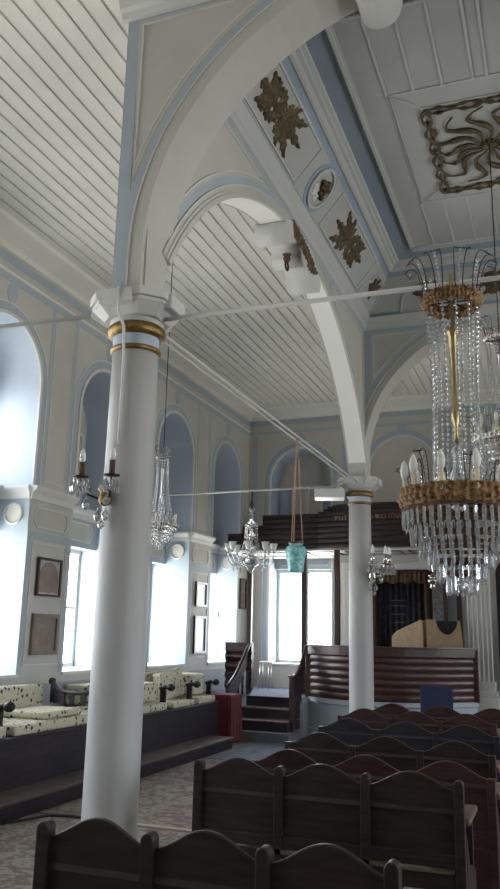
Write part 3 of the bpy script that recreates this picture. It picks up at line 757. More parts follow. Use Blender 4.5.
def chandelier(loc, label, cat_group, S=1., crown_r=.165, ring_r=.34, drop=1.22, tiers=6, n_strand=15, n_candle=10, n_plume=9, gilt=True, n_tier0=40, view_az=None, hang=None, small_plume=8, band=.125, limit=100, bead=.009):
    root = empty('crystal_chandelier', loc, label, 'chandelier', cat_group)
    band_m = FILI if gilt else SILVER
    if not gilt: band = .045
    zb = -drop
    m = MB(); filigree(m, crown_r, (-.105 if gilt else -.07)*S, -.02*S, 180); m.build('crown_band', band_m, root)
    m = MB(); filigree(m, ring_r, zb, zb+band*S, 260); m.build('ring_band', band_m, root)
    # inner hoops and spokes that carry the bands
    m = MB(); m2 = MB()
    for k in range(6):
        a = 2*pi*k/6; m.tube([(0,0,zb+.05*S), (ring_r*cos(a), ring_r*sin(a), zb+.05*S)], .006, 5)
        m2.tube([(0,0,-.06*S), (crown_r*cos(a), crown_r*sin(a), -.06*S)], .005, 5)
    m.build('spokes', IRON, root)
    m2.build('crown_spokes', IRON, root)
    # stem
    m = MB(); f = drop/1.22
    prof = [(.0,.12),(.012,.11),(.014,-.20),(.04,-.215),(.042,-.235),(.028,-.26),(.024,-.36),(.02,-.40),(.018,-.66),(.026,-.68),(.030,-.72),(.012,-.76),(.010,-.80),(.012,-.86)]
    m.lathe([(r*S if S < 1 else r, z*f) for r, z in prof], 16); m.build('stem', BRASS if gilt else SILVER, root)
    m = MB(); prof = [(.0,-.86),(.02,-.87),(.035,-.91),(.02,-.96),(.03,-1.0),(.05,-1.05),(.03,-1.10),(.02,-1.16),(.06,-1.2),(.0,-1.24)]
    m.lathe([(r*S if S < 1 else r, z*f) for r, z in prof], 16); m.build('glass_baluster', CRYST, root)
    for k in range(n_strand):
        a = 2*pi*(k+.5)/n_strand; r0 = crown_r*.93; r1 = ring_r*(.50 if gilt else .9)*(1 if k % 2 else .9)
        path = []
        for j in range(9):
            t = j/8; rr = r0 + (r1-r0)*(t**2.2) - .02*S*sin(pi*t); path.append((rr*cos(a), rr*sin(a), -.11*S + (zb+.10*S+.11*S)*t))
        pts, rs = strand(path, bead, bead*3.3); m = MB(); m.tube(pts, rs, 5, False); m.build('bead_strand', CRYST, root)
    for k in range(n_plume):
        a = 2*pi*(k+.3)/n_plume; A, B, Cc = plume(None, a, crown_r, -.03*S, .20*S, .10*S, .046*S)
        m = MB(); m.tube(A + B[::-1], .0035*max(S,.6), 5); 
        pl = m.build('plume', IRON, root)
        m = MB(); pts, rs = strand(Cc, bead*1.3, bead*2.5); m.tube(pts, rs, 5, False); m.build('plume_beads', CRYST, pl)
    for k in range(small_plume):
        a = 2*pi*(k+.45)/small_plume; A, B, Cc = plume(None, a, ring_r*(.98 if k % 2 else .62), zb+.1*S, .18*S, .09*S if k % 2 else .03, .024*S)
        m = MB(); m.tube(A + B[::-1], .0035*max(S,.6), 5)
        pl = m.build('plume', IRON, root)
        m = MB(); pts, rs = strand(Cc, bead*1.3, bead*2.5); m.tube(pts, rs, 5, False); m.build('plume_beads', CRYST, pl)
    for k in range(n_candle):
        a = 2*pi*(k+.2)/n_candle; r = ring_r*.93; x, y = r*cos(a), r*sin(a)
        m = MB(); m.lathe([(.0,zb+.06*S),(.024*S,zb+.065*S),(.026*S,zb+.10*S),(.014*S,zb+.11*S),(.014*S,zb+.18*S),(0,zb+.182*S)], 10, (x,y,0)); cnd = m.build('candle', IVORY, root)
        m = MB(); q = zb+.20*S; m.lathe([(.012*S,q-.02*S),(.022*S,q+.01*S),(.025*S,q+.035*S),(.019*S,q+.065*S),(.008*S,q+.09*S),(0,q+.098*S)], 10, (x,y,0)); m.build('bulb', BULB, cnd)
    prisms = []; az = view_az
    for t in range(tiers):
        f = t/(tiers-1) if tiers > 1 else 0
        rr = ring_r*(.97 - .72*f**1.05); z = zb - .005 - (.36*S)*f**.92
        n = max(8, int(n_tier0*(rr/ring_r)))
        m = MB(); m.lathe_closed([(rr-.008,z-.006),(rr+.004,z-.006),(rr+.004,z+.016*S),(rr-.008,z+.016*S)], 40)
        m.build('tier_hoop', BROWNC if gilt else SILVER, root)
        for k in range(n):
            a = 2*pi*(k + (t % 2)*.5)/n; prisms.append((cos(a-az), (rr*cos(a), rr*sin(a), z), a, .118*S*(1.0 if t else .95)))
    prisms.sort(key=lambda p: -p[0])
    for i, (_, p, a, l) in enumerate(prisms[:limit]): prism_mb(p, .023*S + .003, l*random.uniform(.9, 1.08), a + random.uniform(-.25,.25)).build('crystal_prism', CRYST, root)
    if len(prisms) > limit:
        al = MB()
        for _, p, a, l in prisms[limit:]:
            q = prism_mb(p, .020*S + .003, l, a); al.add(q.v, q.f)
        tag(al.build('crystal_prisms', CRYST, root), kind='stuff')
    m = MB(); m.lathe([(0,zb-.50*S),(.008,zb-.49*S),(.014,zb-.47*S),(.025*S,zb-.44*S),(.04*S,zb-.41*S),(0,zb-.40*S)], 14); m.build('finial', CRYST, root)
    if hang is not None:
        m = MB(); m.tube([(0,0,.10), (0,0,hang)], .006, 6); m.build('cable', IRON, root)
    return root
def az_of(x, y): return math.atan2(-y, -x)
chandelier((-.505, 4.75, 3.70), 'large crystal chandelier with gilt bands and tiers of prisms, hanging from the tie rod', 'crystal chandeliers', drop=1.335, ring_r=.328, n_strand=12, band=.115, view_az=az_of(-.5,4.75), hang=.10, n_tier0=44)
chandelier((CX, 8.24, 4.68), 'crystal chandelier on a long cable from the ceiling rose, half hidden behind the gilt one', 'crystal chandeliers', S=.85, crown_r=.14, ring_r=.30, drop=1.12, n_strand=12, n_plume=8, n_candle=10, gilt=False, n_tier0=32, view_az=az_of(-.4,8.2), hang=6.92-4.68, small_plume=10)
chandelier((-4.34, 8.55, 3.70), 'small silvery crystal chandelier hanging in the side aisle behind the near column', 'crystal chandeliers', S=.55, crown_r=.075, ring_r=.20, drop=.86, tiers=5, n_strand=12, n_plume=6, n_candle=8, gilt=False, n_tier0=26, view_az=az_of(-4.34,8.55), hang=CZ-3.70, small_plume=6, bead=.008)

# glass-arm chandelier
gc = empty('glass_chandelier', (-4.37, FY, 3.82), 'clear glass chandelier with milk glass tulip cups, hung from the far tie rod', 'chandelier')
m = MB(); m.tube([(0,0,0),(0,0,-.30)], .012, 8); m.lathe([(.0,-.16),(.022,-.18),(.028,-.24),(.018,-.30),(0,-.31)], 10); m.build('hanger', IRON, gc)
m = MB(); m.lathe([(0,-.28),(.05,-.29),(.055,-.31),(.025,-.34),(.02,-.38),(.045,-.42),(.025,-.47),(.085,-.52),(.09,-.54),(.04,-.56),(.03,-.66),(.055,-.70),(.06,-.73),(.03,-.77),(.035,-.90),(.05,-.94),(.03,-.98),(.045,-1.02),(.12,-1.05),(.14,-1.09),(.12,-1.14),(.07,-1.18),(.05,-1.22),(.02,-1.26),(0,-1.28)], 20)
m.build('baluster', CRYST, gc)
for k in range(8):
    a = 2*pi*(k+.3)/8; ca, sa = cos(a), sin(a)
    P = [(.06,-1.06),(.14,-1.10),(.22,-1.16),(.28,-1.16),(.335,-1.10),(.35,-1.02),(.35,-.96)]
    m = MB(); m.tube([(r*ca, r*sa, z) for r, z in P], [.014,.014,.013,.013,.013,.012,.014], 8); arm = m.build('arm', CRYST, gc)
    m = MB(); m.lathe([(.010,-.96),(.025,-.945),(.043,-.91),(.045,-.88),(.060,-.83),(.054,-.83),(.039,-.88),(.035,-.91),(.015,-.935)], 14, (.35*ca,.35*sa,0), True, 7, .06); m.build('tulip_cup', GLASSW, arm)
    m = MB(); pts, rs = strand([(.085*ca,.085*sa,-.53),(.10*ca,.10*sa,-.8),(.20*ca,.20*sa,-1.12)], .009, .022); m.tube(pts, rs, 5, False); m.build('bead_strand', CRYST, gc)
    m = prism_mb((.26*ca,.26*sa,-1.17), .024, .09, a); m.build('drop', CRYST, arm)

# turquoise lamp on cords
tl = empty('hanging_lamp', (COLX, 8.55, 2.30), 'turquoise pleated glass jar lamp hanging on three cords from the conduit', 'lamp')
m = MB(); m.lathe([(0,0),(.05,.0),(.082,.012),(.085,.04),(.088,.10),(.100,.16),(.112,.21),(.112,.25),(.095,.285),(.07,.295),(.065,.31),(.075,.325),(.068,.325),(.058,.31)], 32, (0,0,0), True, 16, .035); m.build('jar', TURQ, tl)
m = MB(); m.lathe_closed([(.062,.315),(.08,.315),(.08,.335),(.062,.335)], 24); m.build('rim', WOOD, tl)
for k in range(3):
    a = 2*pi*k/3 + .5; m = MB(); m.tube([(.074*cos(a),.074*sin(a),.33), (.02*cos(a),.02*sin(a),1.3), (0,.0,1.50)], .006, 6); m.build('cord', ROPE, tl)

# wall lamps on the columns
def sconce(loc, az, label, s=1., silver=False, arms=((-62,.27),(28,.20),(-10,.26))):
    root = empty('wall_lamp', loc, label, 'wall lamp', None, az); MM = SILVER if silver else BRASS; MI = SILVER if silver else IRON
    m = MB(); m.lathe([(0,-.07*s),(.03*s,-.06*s),(.045*s,-.02*s),(.03*s,.02*s),(.05*s,.045*s),(.0,.07*s)], 14, (.04*s,0,0)); m.build('boss', MM if silver else GOLD, root)
    for ang, L in arms:
        a = R(ang); ca, sa = cos(a), sin(a); L = L*s
        m = MB(); m.tube([(.03,0,.0),(L*.35*ca+.02,L*.35*sa,-.02*s),(L*.7*ca+.02,L*.7*sa,.0),(L*.95*ca+.02,L*.95*sa,.05*s),(L*ca+.02,L*sa,.10*s)], .008*s, 6)
        c = (L*ca+.02, L*sa, .10*s); m.lathe([(.01*s,0),(.05*s,.008*s),(.055*s,.016*s),(.02*s,.018*s)], 14, c); arm = m.build('arm', MI, root)
        m = MB(); m.lathe([(.019*s,.015*s),(.019*s,.11*s),(.0,.112*s)], 10, c); m.build('candle', MM if silver else BROWNC, arm)
        m = MB(); m.lathe([(.012*s,.11*s),(.021*s,.135*s),(.021*s,.155*s),(.012*s,.185*s),(.0,.205*s)], 10, c); m.build('bulb', BULB, arm)
        for k in range(7):
            b = 2*pi*k/7; q = (c[0]+.05*s*cos(b), c[1]+.05*s*sin(b), c[2]+.0)
            m = MB(); m.lathe([(0,0),(.007*s,-.02*s),(.024*s,-.055*s),(.017*s,-.085*s),(0,-.10*s)], 7, q, False); m.build('drop', CRYST, arm)
    for x, y, z, l in ((.06,.03,-.08,.09),(.05,-.05,-.07,.10),(.10,.07,.01,.09),(.12,-.09,.0,.10),(.06,0,-.15,.07)):
        m = MB(); m.lathe([(0,0),(.007*s,-.25*l*s),(.026*s,-.6*l*s),(.016*s,-.85*l*s),(0,-l*s)], 8, (x*s,y*s,z*s), False); m.build('drop', CRYST, root)
    return root
dv = Vector((2.67,-4.76)).normalized(); lv = Vector((dv.y, -dv.x)); lv = -lv if lv.x > 0 else lv
sd = (lv*.68 + dv*.73).normalized(); saz = math.atan2(sd.y, sd.x)
sconce((COLX+sd.x*.172, NY+sd.y*.172, 2.50), saz, 'two-candle crystal wall lamp with gilt boss mounted on the near white column', 1.0, arms=((-36,.175),(52,.15)))
sconce((COLX+.158*cos(R(-25)), FY+.158*sin(R(-25)), 2.50), R(-25), 'silver wall lamp with crystal drops on the column by the stage', 1.35, True, ((-45,.2),(40,.2),(0,.2)))
m = MB(); q = sd*.19; q2 = (lv*.42+dv*.91).normalized()
m.tube([(COLX+q2.x*.33, NY+q2.y*.33, 3.9), (COLX+q2.x*.31, NY+q2.y*.31, 3.74), (COLX+q2.x*.215, NY+q2.y*.215, 3.66), (COLX+q2.x*.19, NY+q2.y*.19, 3.45), (COLX+q2.x*.185, NY+q2.y*.185, 3.2), (COLX+q2.x*.19, NY+q2.y*.19, 2.85)], .010, 6)
tag(m.build('lamp_cable', WHITE), 'white cable running down the near column to its wall lamp', 'cable')

# projector by the far column
pj = empty('projector', (-3.08, 11.5, 3.66), 'white box projector mounted on a bracket below the far tie rod', 'projector', None, R(14))
m = MB(); m.box(-.22,.22,-.17,.17,-.06,.07); m.build('body', PLASTIC, pj, .012)
m = MB(); m.lathe([(.05,0),(.05,.03),(.035,.03),(0,.02)], 16, (0,0,0)); 
for i, v in enumerate(m.v): m.v[i] = (v[0]-.12, .17+v[2], v[1]+.005)
m.build('lens', BLACK, pj)
m = MB(); m.tube([(.12,.05,.06),(.12,.19,.14)], .018, 8); m.box(.07,.17,.0,.1,.06,.075); m.build('mount', PLASTIC, pj)
m = MB(); m.tube([(.20,0,.06),(.24,-.02,.10),(.26,.05,.14),(.27,.10,.16)], .007, 6); m.build('cable', PLASTIC, pj)

# ------------------------------------------------------------------ pews
YELLOWISH = mat('yellowish_rail', (.016, .011, .010), .6, nscale=7, col2=(.20, .185, .12), stretch=(1, 1, 4))  # dark base with yellowish patches, for a strip low on the pew back
def hump(u0, u1, zs, h, n=20):
    return [(u0+(u1-u0)*k/n, zs + h*sin(pi*k/n)**1.45) for k in range(n+1)]
def pew(x0, x1, y, label, seats=3, ztop=.92, h=.078, posts=True, zbot=.57, mt=PEW, yellow_edge=False):
    root = empty('pew', ((x0+x1)/2, y, 0), label, 'pew', 'rows of dark wooden pews')
    X0, X1 = x0-(x0+x1)/2, x1-(x0+x1)/2; w = (X1-X0)/seats
    fn = lambda a, b, d: (a, d, b)
    for k in range(seats):
        a, b = X0+w*k+.02, X0+w*(k+1)-.02
        m = MB(); m.prism([(a,zbot),(b,zbot)] + hump(a, b, ztop-.01, h)[::-1], fn, .012, .042); m.build('back_panel', mt, root, .006)
    for k in range(seats+1):
        a = X0 + w*k; r = .024; end = k in (0, seats)
        m = MB()
        if posts:
            zt = ztop + .018
            m.prism([(a-r,0 if end else .40),(a+r,0 if end else .40)] + [(a+r*cos(pi*j/10), zt + r*sin(pi*j/10)*1.0) for j in range(11)], fn, -.012, .048)
        else:
            m.prism([(a-r,0 if end else .40),(a+r,0 if end else .40),(a+r,ztop-.005),(a-r,ztop-.005)], fn, -.004, .045)
        m.build('post', mt, root, .005)
    m = MB(); m.hexa([(X0+.02,.002,.805),(X1-.02,.002,.805),(X1-.02,.02,.805),(X0+.02,.02,.805),(X0+.02,.012,.825),(X1-.02,.012,.825),(X1-.02,.02,.825),(X0+.02,.02,.825)]); m.build('rail', mt, root)
    m = MB(); m.box(X0+.02,X1-.02,-.006,.02,zbot-.01,zbot+.05); m.build('bottom_rail', mt, root, .004)
    m = MB(); m.box(X0+.02,X1-.02,.0,.03,.10,zbot-.02); m.build('lower_board', mt, root, .004)
    if yellow_edge: m = MB(); m.box(X0+.45,X1-.03,-.012,.0,zbot-.035,zbot-.012); tag(m.build('yellowish_edge', YELLOWISH, root), 'patchy yellowish edge')
    m = MB(); m.box(X0+.01,X1-.01,.04,.44,.40,.435); m.build('seat', mt, root, .008)
    m = MB(); m.box(X0+.02,X1-.02,.40,.42,.08,.40); m.build('seat_front', mt, root)
    for a in (X0, X1):
        m = MB(); m.box(a-.028,a+.028,.05,.43,0,.38); m.prism([(.05,.38),(.43,.38),(.43,.46),(.36,.50),(.16,.55),(.08,.70),(.05,.72)], lambda p, q, d: (d, p, q), a-.026, a+.026); m.build('end_panel', mt, root, .006)
        m = MB(); m.box(a-.02,a+.02,.36,.41,.46,.745); m.build('arm_support', mt, root)
        m = MB(); m.box(a-.045,a+.045,.048,.44,.745,.78); m.build('armrest', PEWTOP, root, .01)
    return root
pew(-1.82, -.54, 2.76, 'dark three-seat pew with round-topped posts, in the row closest to the camera')
pew(-1.92, -.52, 4.38, 'dark three-seat pew with round-topped posts, second row, just beyond the near column', yellow_edge=True)
rows = [(-1.90, -.43, 5.18, 'brown scalloped pew directly behind the second row'), (-1.98, -.50, 6.18, 'brown scalloped pew in the fourth row'),
        (-2.05, -.55, 7.35, 'blackish scalloped pew in the fifth row'), (-2.15, -.65, 8.42, 'reddish scalloped pew in the sixth row, ahead of the far column'),
        (-2.03, -.46, 9.22, 'reddish scalloped pew in the last row before the stage parapet')]
PEW2 = mat('red_pew_wood', (.038, .019, .016), .4, noise=.4, nscale=5, stretch=(1.2,9,9), bump=.08, bscale=30)
PEW3 = mat('black_pew_wood', (.019, .017, .021), .4, noise=.4, nscale=5, stretch=(1.2,9,9), bump=.08, bscale=30)
for (a, b, y, l), mt in zip(rows, (PEW2, PEW, PEW3, PEW2, PEW2)): pew(a, b, y, l, 3, .865, .085, False, .5, mt)

# ------------------------------------------------------------------ bench platform along the window wall
bp = empty('bench_platform', (-5.3, 6.5, 0), 'long dark wooden bench platform with a step along the window wall', 'bench')
o = bp.location
def loc(m): 
    m.v = [(v[0]-o[0], v[1]-o[1], v[2]-o[2]) for v in m.v]; return m
m = MB(); m.box(-4.94,-4.62,2.,11.75,0,.135); m.box(-5.0,-4.94,2.,11.75,0,.135); loc(m).build('step', BENCH, bp)
m = MB(); m.box(-5.0,-4.605,2.,11.77,.135,.16); loc(m).build('tread', TREAD, bp, .006)
m = MB(); m.box(-5.94,-5.0,2.,12.1,0,.60); loc(m).build('bench_box', BENCH, bp)
m = MB(); m.box(-5.94,-4.985,2.,12.12,.60,.62); loc(m).build('bench_top', BENCH, bp, .005)
for y in (6.92, 10.50, 11.36, 12.08):
    m = MB(); m.tube([(-5.22,y,.885),(-5.15,y,.905),(-5.06,y,.91)], [.022,.028,.03], 8)
    m.lathe([(0,-.05),(.03,-.045),(.055,-.02),(.06,0),(.055,.02),(.03,.045),(0,.05)], 14, (-5.05,y,.905)); m.box(-5.2,-5.13,y-.025,y+.025,.62,.89)
    loc(m).build('armrest', BLACK, bp)
def cushion(x0, x1, y0, y1, z0, z1, label, tilt=None, name='seat_cushion', bev=.03):
    c = ((x0+x1)/2, (y0+y1)/2, z0); m = MB(); m.box(x0-c[0], x1-c[0], y0-c[1], y1-c[1], 0, z1-z0)
    ob = m.build(name, FLORAL, None, bev, 3); ob.location = c
    if tilt: ob.rotation_euler = tilt
    return tag(ob, label, 'cushion', 'floral bench cushions')
cushion(-5.72,-5.02,4.2,6.88,.62,.73,'long floral seat cushion at the entrance end of the bench beside a black knob')
cushion(-5.72,-5.02,7.02,8.80,.62,.725,'floral seat cushion lying under a second cushion, beside the curved wooden back')
cushion(-5.68,-5.08,7.55,8.30,.727,.80,'loose floral cushion lying on top of another seat cushion beside the curved wooden back')
cushion(-5.93,-5.74,5.0,6.9,.735,1.03,'floral back cushion at the entrance end of the bench, standing against the window wall', None, 'back_cushion')
cushion(-5.93,-5.74,7.0,8.50,.735,1.02,'floral back cushion against the wall behind the curved wooden back', None, 'back_cushion')
cushion(-5.72,-5.02,9.0,10.36,.62,.72,'floral seat cushion on the bench just past the near column')
cushion(-5.93,-5.22,9.25,10.45,.722,.97,'boxy floral back cushion just past the near column', None, 'back_cushion')
cushion(-5.72,-5.02,10.56,11.30,.62,.70,'floral seat cushion on the bench under the tilted back cushion')
cushion(-5.46,-5.32,10.86,11.60,.705,1.10,'tilted floral back cushion leaning askew on the bench', (R(5), R(-10), 0), 'back_cushion')
cushion(-5.93,-5.62,10.60,11.30,.62,1.07,'floral cushion standing against the sill behind the tilted one', None, 'back_cushion')
cushion(-5.72,-5.02,11.42,12.02,.62,.72,'floral seat cushion at the far end of the bench next to the red table')
cushion(-5.93,-5.24,11.66,12.08,.722,1.03,'floral back cushion at the far end of the bench next to the red table', None, 'back_cushion')
cb = empty('curved_armrest', (-5.4, 8.55, .74), 'curved dark wooden arm with slats standing across the cushioned bench', 'armrest')
m = MB(); P = [(-.33,.10,.30),(-.28,.05,.275),(-.18,-.02,.235),(-.06,-.09,.21),(.10,-.13,.20),(.25,-.13,.205),(.36,-.12,.21)]
m.tube(P, .026, 8); m.lathe([(0,-.04),(.04,-.02),(.045,.01),(.03,.04),(0,.045)], 12, P[0]); m.build('curved_rail', BENCH, cb)
for k in range(1, 7):
    p = P[k]; m = MB(); m.box(p[0]-.028,p[0]+.028,p[1]-.012,p[1]+.012,.065,p[2]); m.build('slat', BENCH, cb)
# red table
rt = empty('red_table', (-5.0, 12.36, 0), 'small table under a red cloth at the end of the bench', 'table')
m = MB(); pts = []; n = 44
for j, (k, z) in enumerate(((1.12,.03),(1.06,.35),(1.0,.68),(.97,.715))):
    for i in range(n):
        a = 2*pi*i/n; sx = .19/max(abs(cos(a)),abs(sin(a))*.19/.22)*1; q = min(.19/max(abs(cos(a)),1e-6), .22/max(abs(sin(a)),1e-6)); wv = 1 + (.03*sin(a*11)*(1-z/.715))
        pts.append((q*cos(a)*k*wv, q*sin(a)*k*wv, z))
fs = [(j*n+i, j*n+(i+1)%n, (j+1)*n+(i+1)%n, (j+1)*n+i) for j in range(3) for i in range(n)] + [tuple(3*n+i for i in range(n))]
m.add(pts, fs); m.build('tablecloth', RED, rt)
for sx in (-1,1):
    for sy in (-1,1): m = MB(); m.box(sx*.15-.015,sx*.15+.015,sy*.17-.015,sy*.17+.015,0,.70); m.build('leg', BENCH, rt)

# ------------------------------------------------------------------ stage
SZ = .63
def bow(x): return 13.22 + .42*(x+2.9)**2
bx = [-4.05 + (2.70)*k/24 for k in range(25)]
poly = [(WX,13.70),(-5.06,13.70),(-5.06,13.42),(-4.05,13.42)] + [(x, bow(x)+.05) for x in bx[0:]] + [(-1.32,14.6),(1.2,14.6),(1.2,BY),(WX,BY)]
mb = MB(); mb.prism(poly, lambda a, b, d: (a, b, d), 0, SZ-.01); st = struct(mb, 'stage_platform', PALE)
tag(st, 'raised pale platform of the stage below the bowed wooden parapet', 'platform')
mb = MB(); mb.prism([(p[0], p[1]+.0) for p in poly], lambda a, b, d: (a, b, d), SZ-.01, SZ)
tag(mb.build('stage_carpet', STAGEC), 'blue violet carpet covering the stage floor', 'carpet')
steps = empty('stage_steps', (-4.57, 13.0, 0), 'dark wooden steps with a grey bottom step climbing to the stage', 'steps')
m = MB(); m.box(-.75,.55,-.42,.05,0,.15); m.build('bottom_step', STEPG, steps, .008)
for k in range(3):
    m = MB(); y0 = -.25 + .33*k; m.box(-.47,.47,y0,.42,.15+.16*k,.15+.16*(k+1)-.02); m.build('riser', BENCH, steps)
    m = MB(); m.box(-.47,.47,y0-.02,min(y0+.34,.42),.15+.16*(k+1)-.02,.15+.16*(k+1)); m.build('tread', TREAD if k < 2 else BENCH, steps, .004)
# reeded parapets
def reeded_profile(z0, z1, n, bulge=.017):
    pts = [(z0, 0)]; zc = z1-.16; h = (zc-z0)/n
    for k in range(n):
        za = z0 + h*k
        for j in range(1, 8):
            t = j/8; pts.append((za + h*t, .012 + bulge*sin(pi*t)))
        pts.append((za+h, .006))
    pts += [(z1-.15,.05),(z1-.03,.055),(z1-.02,.07),(z1,.07),(z1,-.06),(z0,-.06)]
    return pts
def swept_front(mb, path, prof):
    """path of plan points left to right, prof (z, out); out is towards the entrance"""
    n = len(prof); vs = []
    for i, p in enumerate(path):
        a = path[max(i-1,0)]; b = path[min(i+1,len(path)-1)]; tx, ty = b[0]-a[0], b[1]-a[1]; L = hypot(tx, ty); nx, ny = ty/L, -tx/L
        vs += [(p[0]+nx*o_, p[1]+ny*o_, z) for z, o_ in prof]
    fs = [(i*n+j, i*n+(j+1)%n, (i+1)*n+(j+1)%n, (i+1)*n+j) for i in range(len(path)-1) for j in range(n)]
    fs += [tuple(range(n)), tuple(len(path)*n-1-j for j in range(n))]
    mb.add(vs, fs)
par = empty('stage_parapet', (-2.68, 13.3, SZ), 'bowed dark mahogany parapet with horizontal reeding at the front of the stage', 'parapet')
o = Vector(par.location)
m = MB(); swept_front(m, [(x, bow(x)) for x in bx], reeded_profile(.64, 1.49, 6, .013)); m.v = [tuple(Vector(v)-o) for v in m.v]; m.build('reeded_front', WOOD, par)
m = MB(); x, y = bx[-1], bow(bx[-1]); m.box(x-.04,x+.05,y-.07,y+.05,.63,1.47); m.v = [tuple(Vector(v)-o) for v in m.v]; m.build('end_post', WOOD, par, .01)
m = MB(); x, y = bx[0], bow(bx[0]); m.box(x-.05,x+.04,y-.06,y+.05,.63,1.49); m.v = [tuple(Vector(v)-o) for v in m.v]; m.build('end_post', WOOD, par, .01)
m = MB(); m.m = 0; swept_front(m, [(x, bow(x)) for x in bx], [(0,.0),(0,.03),(.14,.03),(.16,.01),(.55,.01),(.57,.04),(.64,.04),(.64,-.0)]); trim(m, PALE)
lp = empty('stage_parapet', (-5.3, 13.72, SZ), 'short dark mahogany parapet with moulded edge beside the stage steps and window', 'parapet')
m = MB(); o = Vector(lp.location); swept_front(m, [(-5.55,13.72),(-5.06,13.72)], reeded_profile(.70, 1.49, 4, .05)); m.v = [tuple(Vector(v)-o) for v in m.v]; m.build('reeded_front', WOOD, lp)
m = MB(); m.box(-5.5,-5.08,13.60,13.74,.64,.98); m.v = [tuple(Vector(v)-o) for v in m.v]; m.build('lower_panel', BENCH, lp)
# stair rails
def stair_rail(x, P, label, balusters, inner):
    root = empty('stair_rail', (x, 13.0, 0), label, 'stair rail')
    m = MB(); m.tube([(p[0]-x, p[1]-13.0, p[2]) for p in P], .032, 8); m.build('handrail', WOOD, root)
    m = MB(); q = [(p[1]-13.0, p[2]-.02) for p in P]; q2 = [(a, b-.30) for a, b in q]
    m.prism(q + q2[::-1], lambda a, b, d: (d, a, b), -.02, .02); m.build('side_panel', BENCH, root)
    for k in range(balusters):
        y = P[-1][1] + (P[0][1]-P[-1][1])*(k+.6)/balusters - 13.0; zt = P[-1][2] + (P[0][2]-P[-1][2])*(k+.6)/balusters
        m = MB(); zb = .155 + max(0, min(.48, (y+.25)*.48/.66)); m.lathe([(.016,zb),(.022,zb+.06),(.014,zb+.12),(.020,(zb+zt)/2-.2),(.014,zt-.3)], 10, (0,y,0)); m.build('baluster', PALE, root)
    return root
sr = stair_rail(-5.12, [(-5.08,13.62,1.46),(-5.09,13.50,1.36),(-5.10,13.30,1.16),(-5.11,13.05,.96),(-5.12,12.84,.84),(-5.12,12.76,.83)], 'sloping dark stair rail with pale balusters on the window side of the steps', 4, 1)
sr2 = stair_rail(-4.09, [(-4.06,13.62,1.46),(-4.06,13.55,1.36),(-4.07,13.40,1.18),(-4.08,13.22,1.04),(-4.09,13.02,.99),(-4.09,12.92,.99)], 'curved dark stair rail ending in a newel post beside the bowed parapet', 0, -1)
m = MB(); m.box(-.035,.035,-.10,-.03,.15,.98); m.build('newel_post', WOOD, sr2, .006)
m = MB(); m.box(-.05,.05,-.12,-.01,.98,1.01); m.build('newel_cap', WOOD, sr2, .006)
m = MB(); m.prism([(-.03,.15),(.45,.63),(.45,1.15),(.2,.9),(-.03,.72)], lambda a, b, d: (d, a, b), -.015, .015); m.build('string_board', BENCH, sr2)
# small stool on the stage
so = empty('stool', (-5.31, 15.15, SZ), 'small white-topped stool with grey metal legs on the stage under the far window', 'stool')
m = MB(); m.box(-.11,.11,-.11,.11,.48,.51); m.build('seat', PLASTIC, so, .01)
for sx in (-1,1):
    for sy in (-1,1): m = MB(); m.tube([(sx*.08,sy*.08,.48),(sx*.10,sy*.10,0)], .011, 6); m.build('leg', SILVER, so)

# canopy over the stage
cp = empty('stage_canopy', (-3.5, 14.3, 3.17), 'dark stepped wooden canopy front with gold Hebrew lettering above the stage', 'canopy')
o = Vector(cp.location)
def cbow(x): return 14.3 - (.22*(1-((x+2.65)/1.4)**2) if abs(x+2.65) < 1.4 else 0)
CWOOD = mat('canopy_wood', (.026, .016, .0155), .42, noise=.4, nscale=5, stretch=(1, 8, 8))
def canopy_piece(name, xs, zt, nb, z0=3.17):
    m = MB(); path = [(x, cbow(x)) for x in xs]
    pts = [(z0, 0)]; z = z0; h = .098
    while z + h < zt - .02:
        pts += [(z+.004, .010), (z+h*.5, .016), (z+h-.008, .010), (z+h, 0)]; z += h
    pts += [(zt, .0), (zt, .02), (zt+.02, .02), (zt+.02, -.06), (z0, -.06)]
    swept_front(m, path, pts); m.v = [tuple(Vector(v)-o) for v in m.v]; m.build(name, CWOOD, cp)
canopy_piece('front_board', [-5.82, -5.52], 3.46, 3)
canopy_piece('front_board', [-5.52, -5.12], 3.60, 4)
canopy_piece('front_board', [-5.12, -4.04], 3.79, 5)
canopy_piece('front_board', [-4.04, -3.93], 3.82, 5); canopy_piece('front_board', [-3.93, -3.84], 3.86, 5); canopy_piece('front_board', [-3.84, -3.75], 3.90, 6); canopy_piece('front_board', [-3.75, -3.68], 3.92, 6)
canopy_piece('bowed_front', [-3.68 + 2.43*k/14 for k in range(15)], 3.93, 6)
m = MB(); m.box(-5.82,-1.25,14.32,BY,3.14,3.17); m.v = [tuple(Vector(v)-o) for v in m.v]; m.build('soffit', WHITE, cp)
m = MB()
for a, b in ((-5.6,-4.5),(-4.35,-3.75),(-3.6,-2.6),(-2.45,-1.4)): m.ribbon([(a,14.5),(b,14.5),(b,15.3),(a,15.3)], 0, .02, lambda u, v, d: (u-o[0], v-o[1], 3.14-d-o[2]), 0, .012, True)
m.build('soffit_moulding', BROWNC, cp)
for x in (-5.33, -4.29, -3.68):
    p = empty('canopy_post', (x, 14.26, SZ), {-5.33: 'slim dark post by the stage steps on the window side, holding up the canopy', -4.29: 'slim dark post in front of the far bright window', -3.68: 'dark post at the edge of the bright far window, next to the column'}[x], 'post', 'canopy posts')
    m = MB(); m.box(-.045,.045,-.045,.045,0,3.14-SZ); m.build('shaft', WOOD, p, .008)
    m = MB(); m.box(-.06,.06,-.06,.06,0,.12); m.build('foot', WOOD, p, .006)
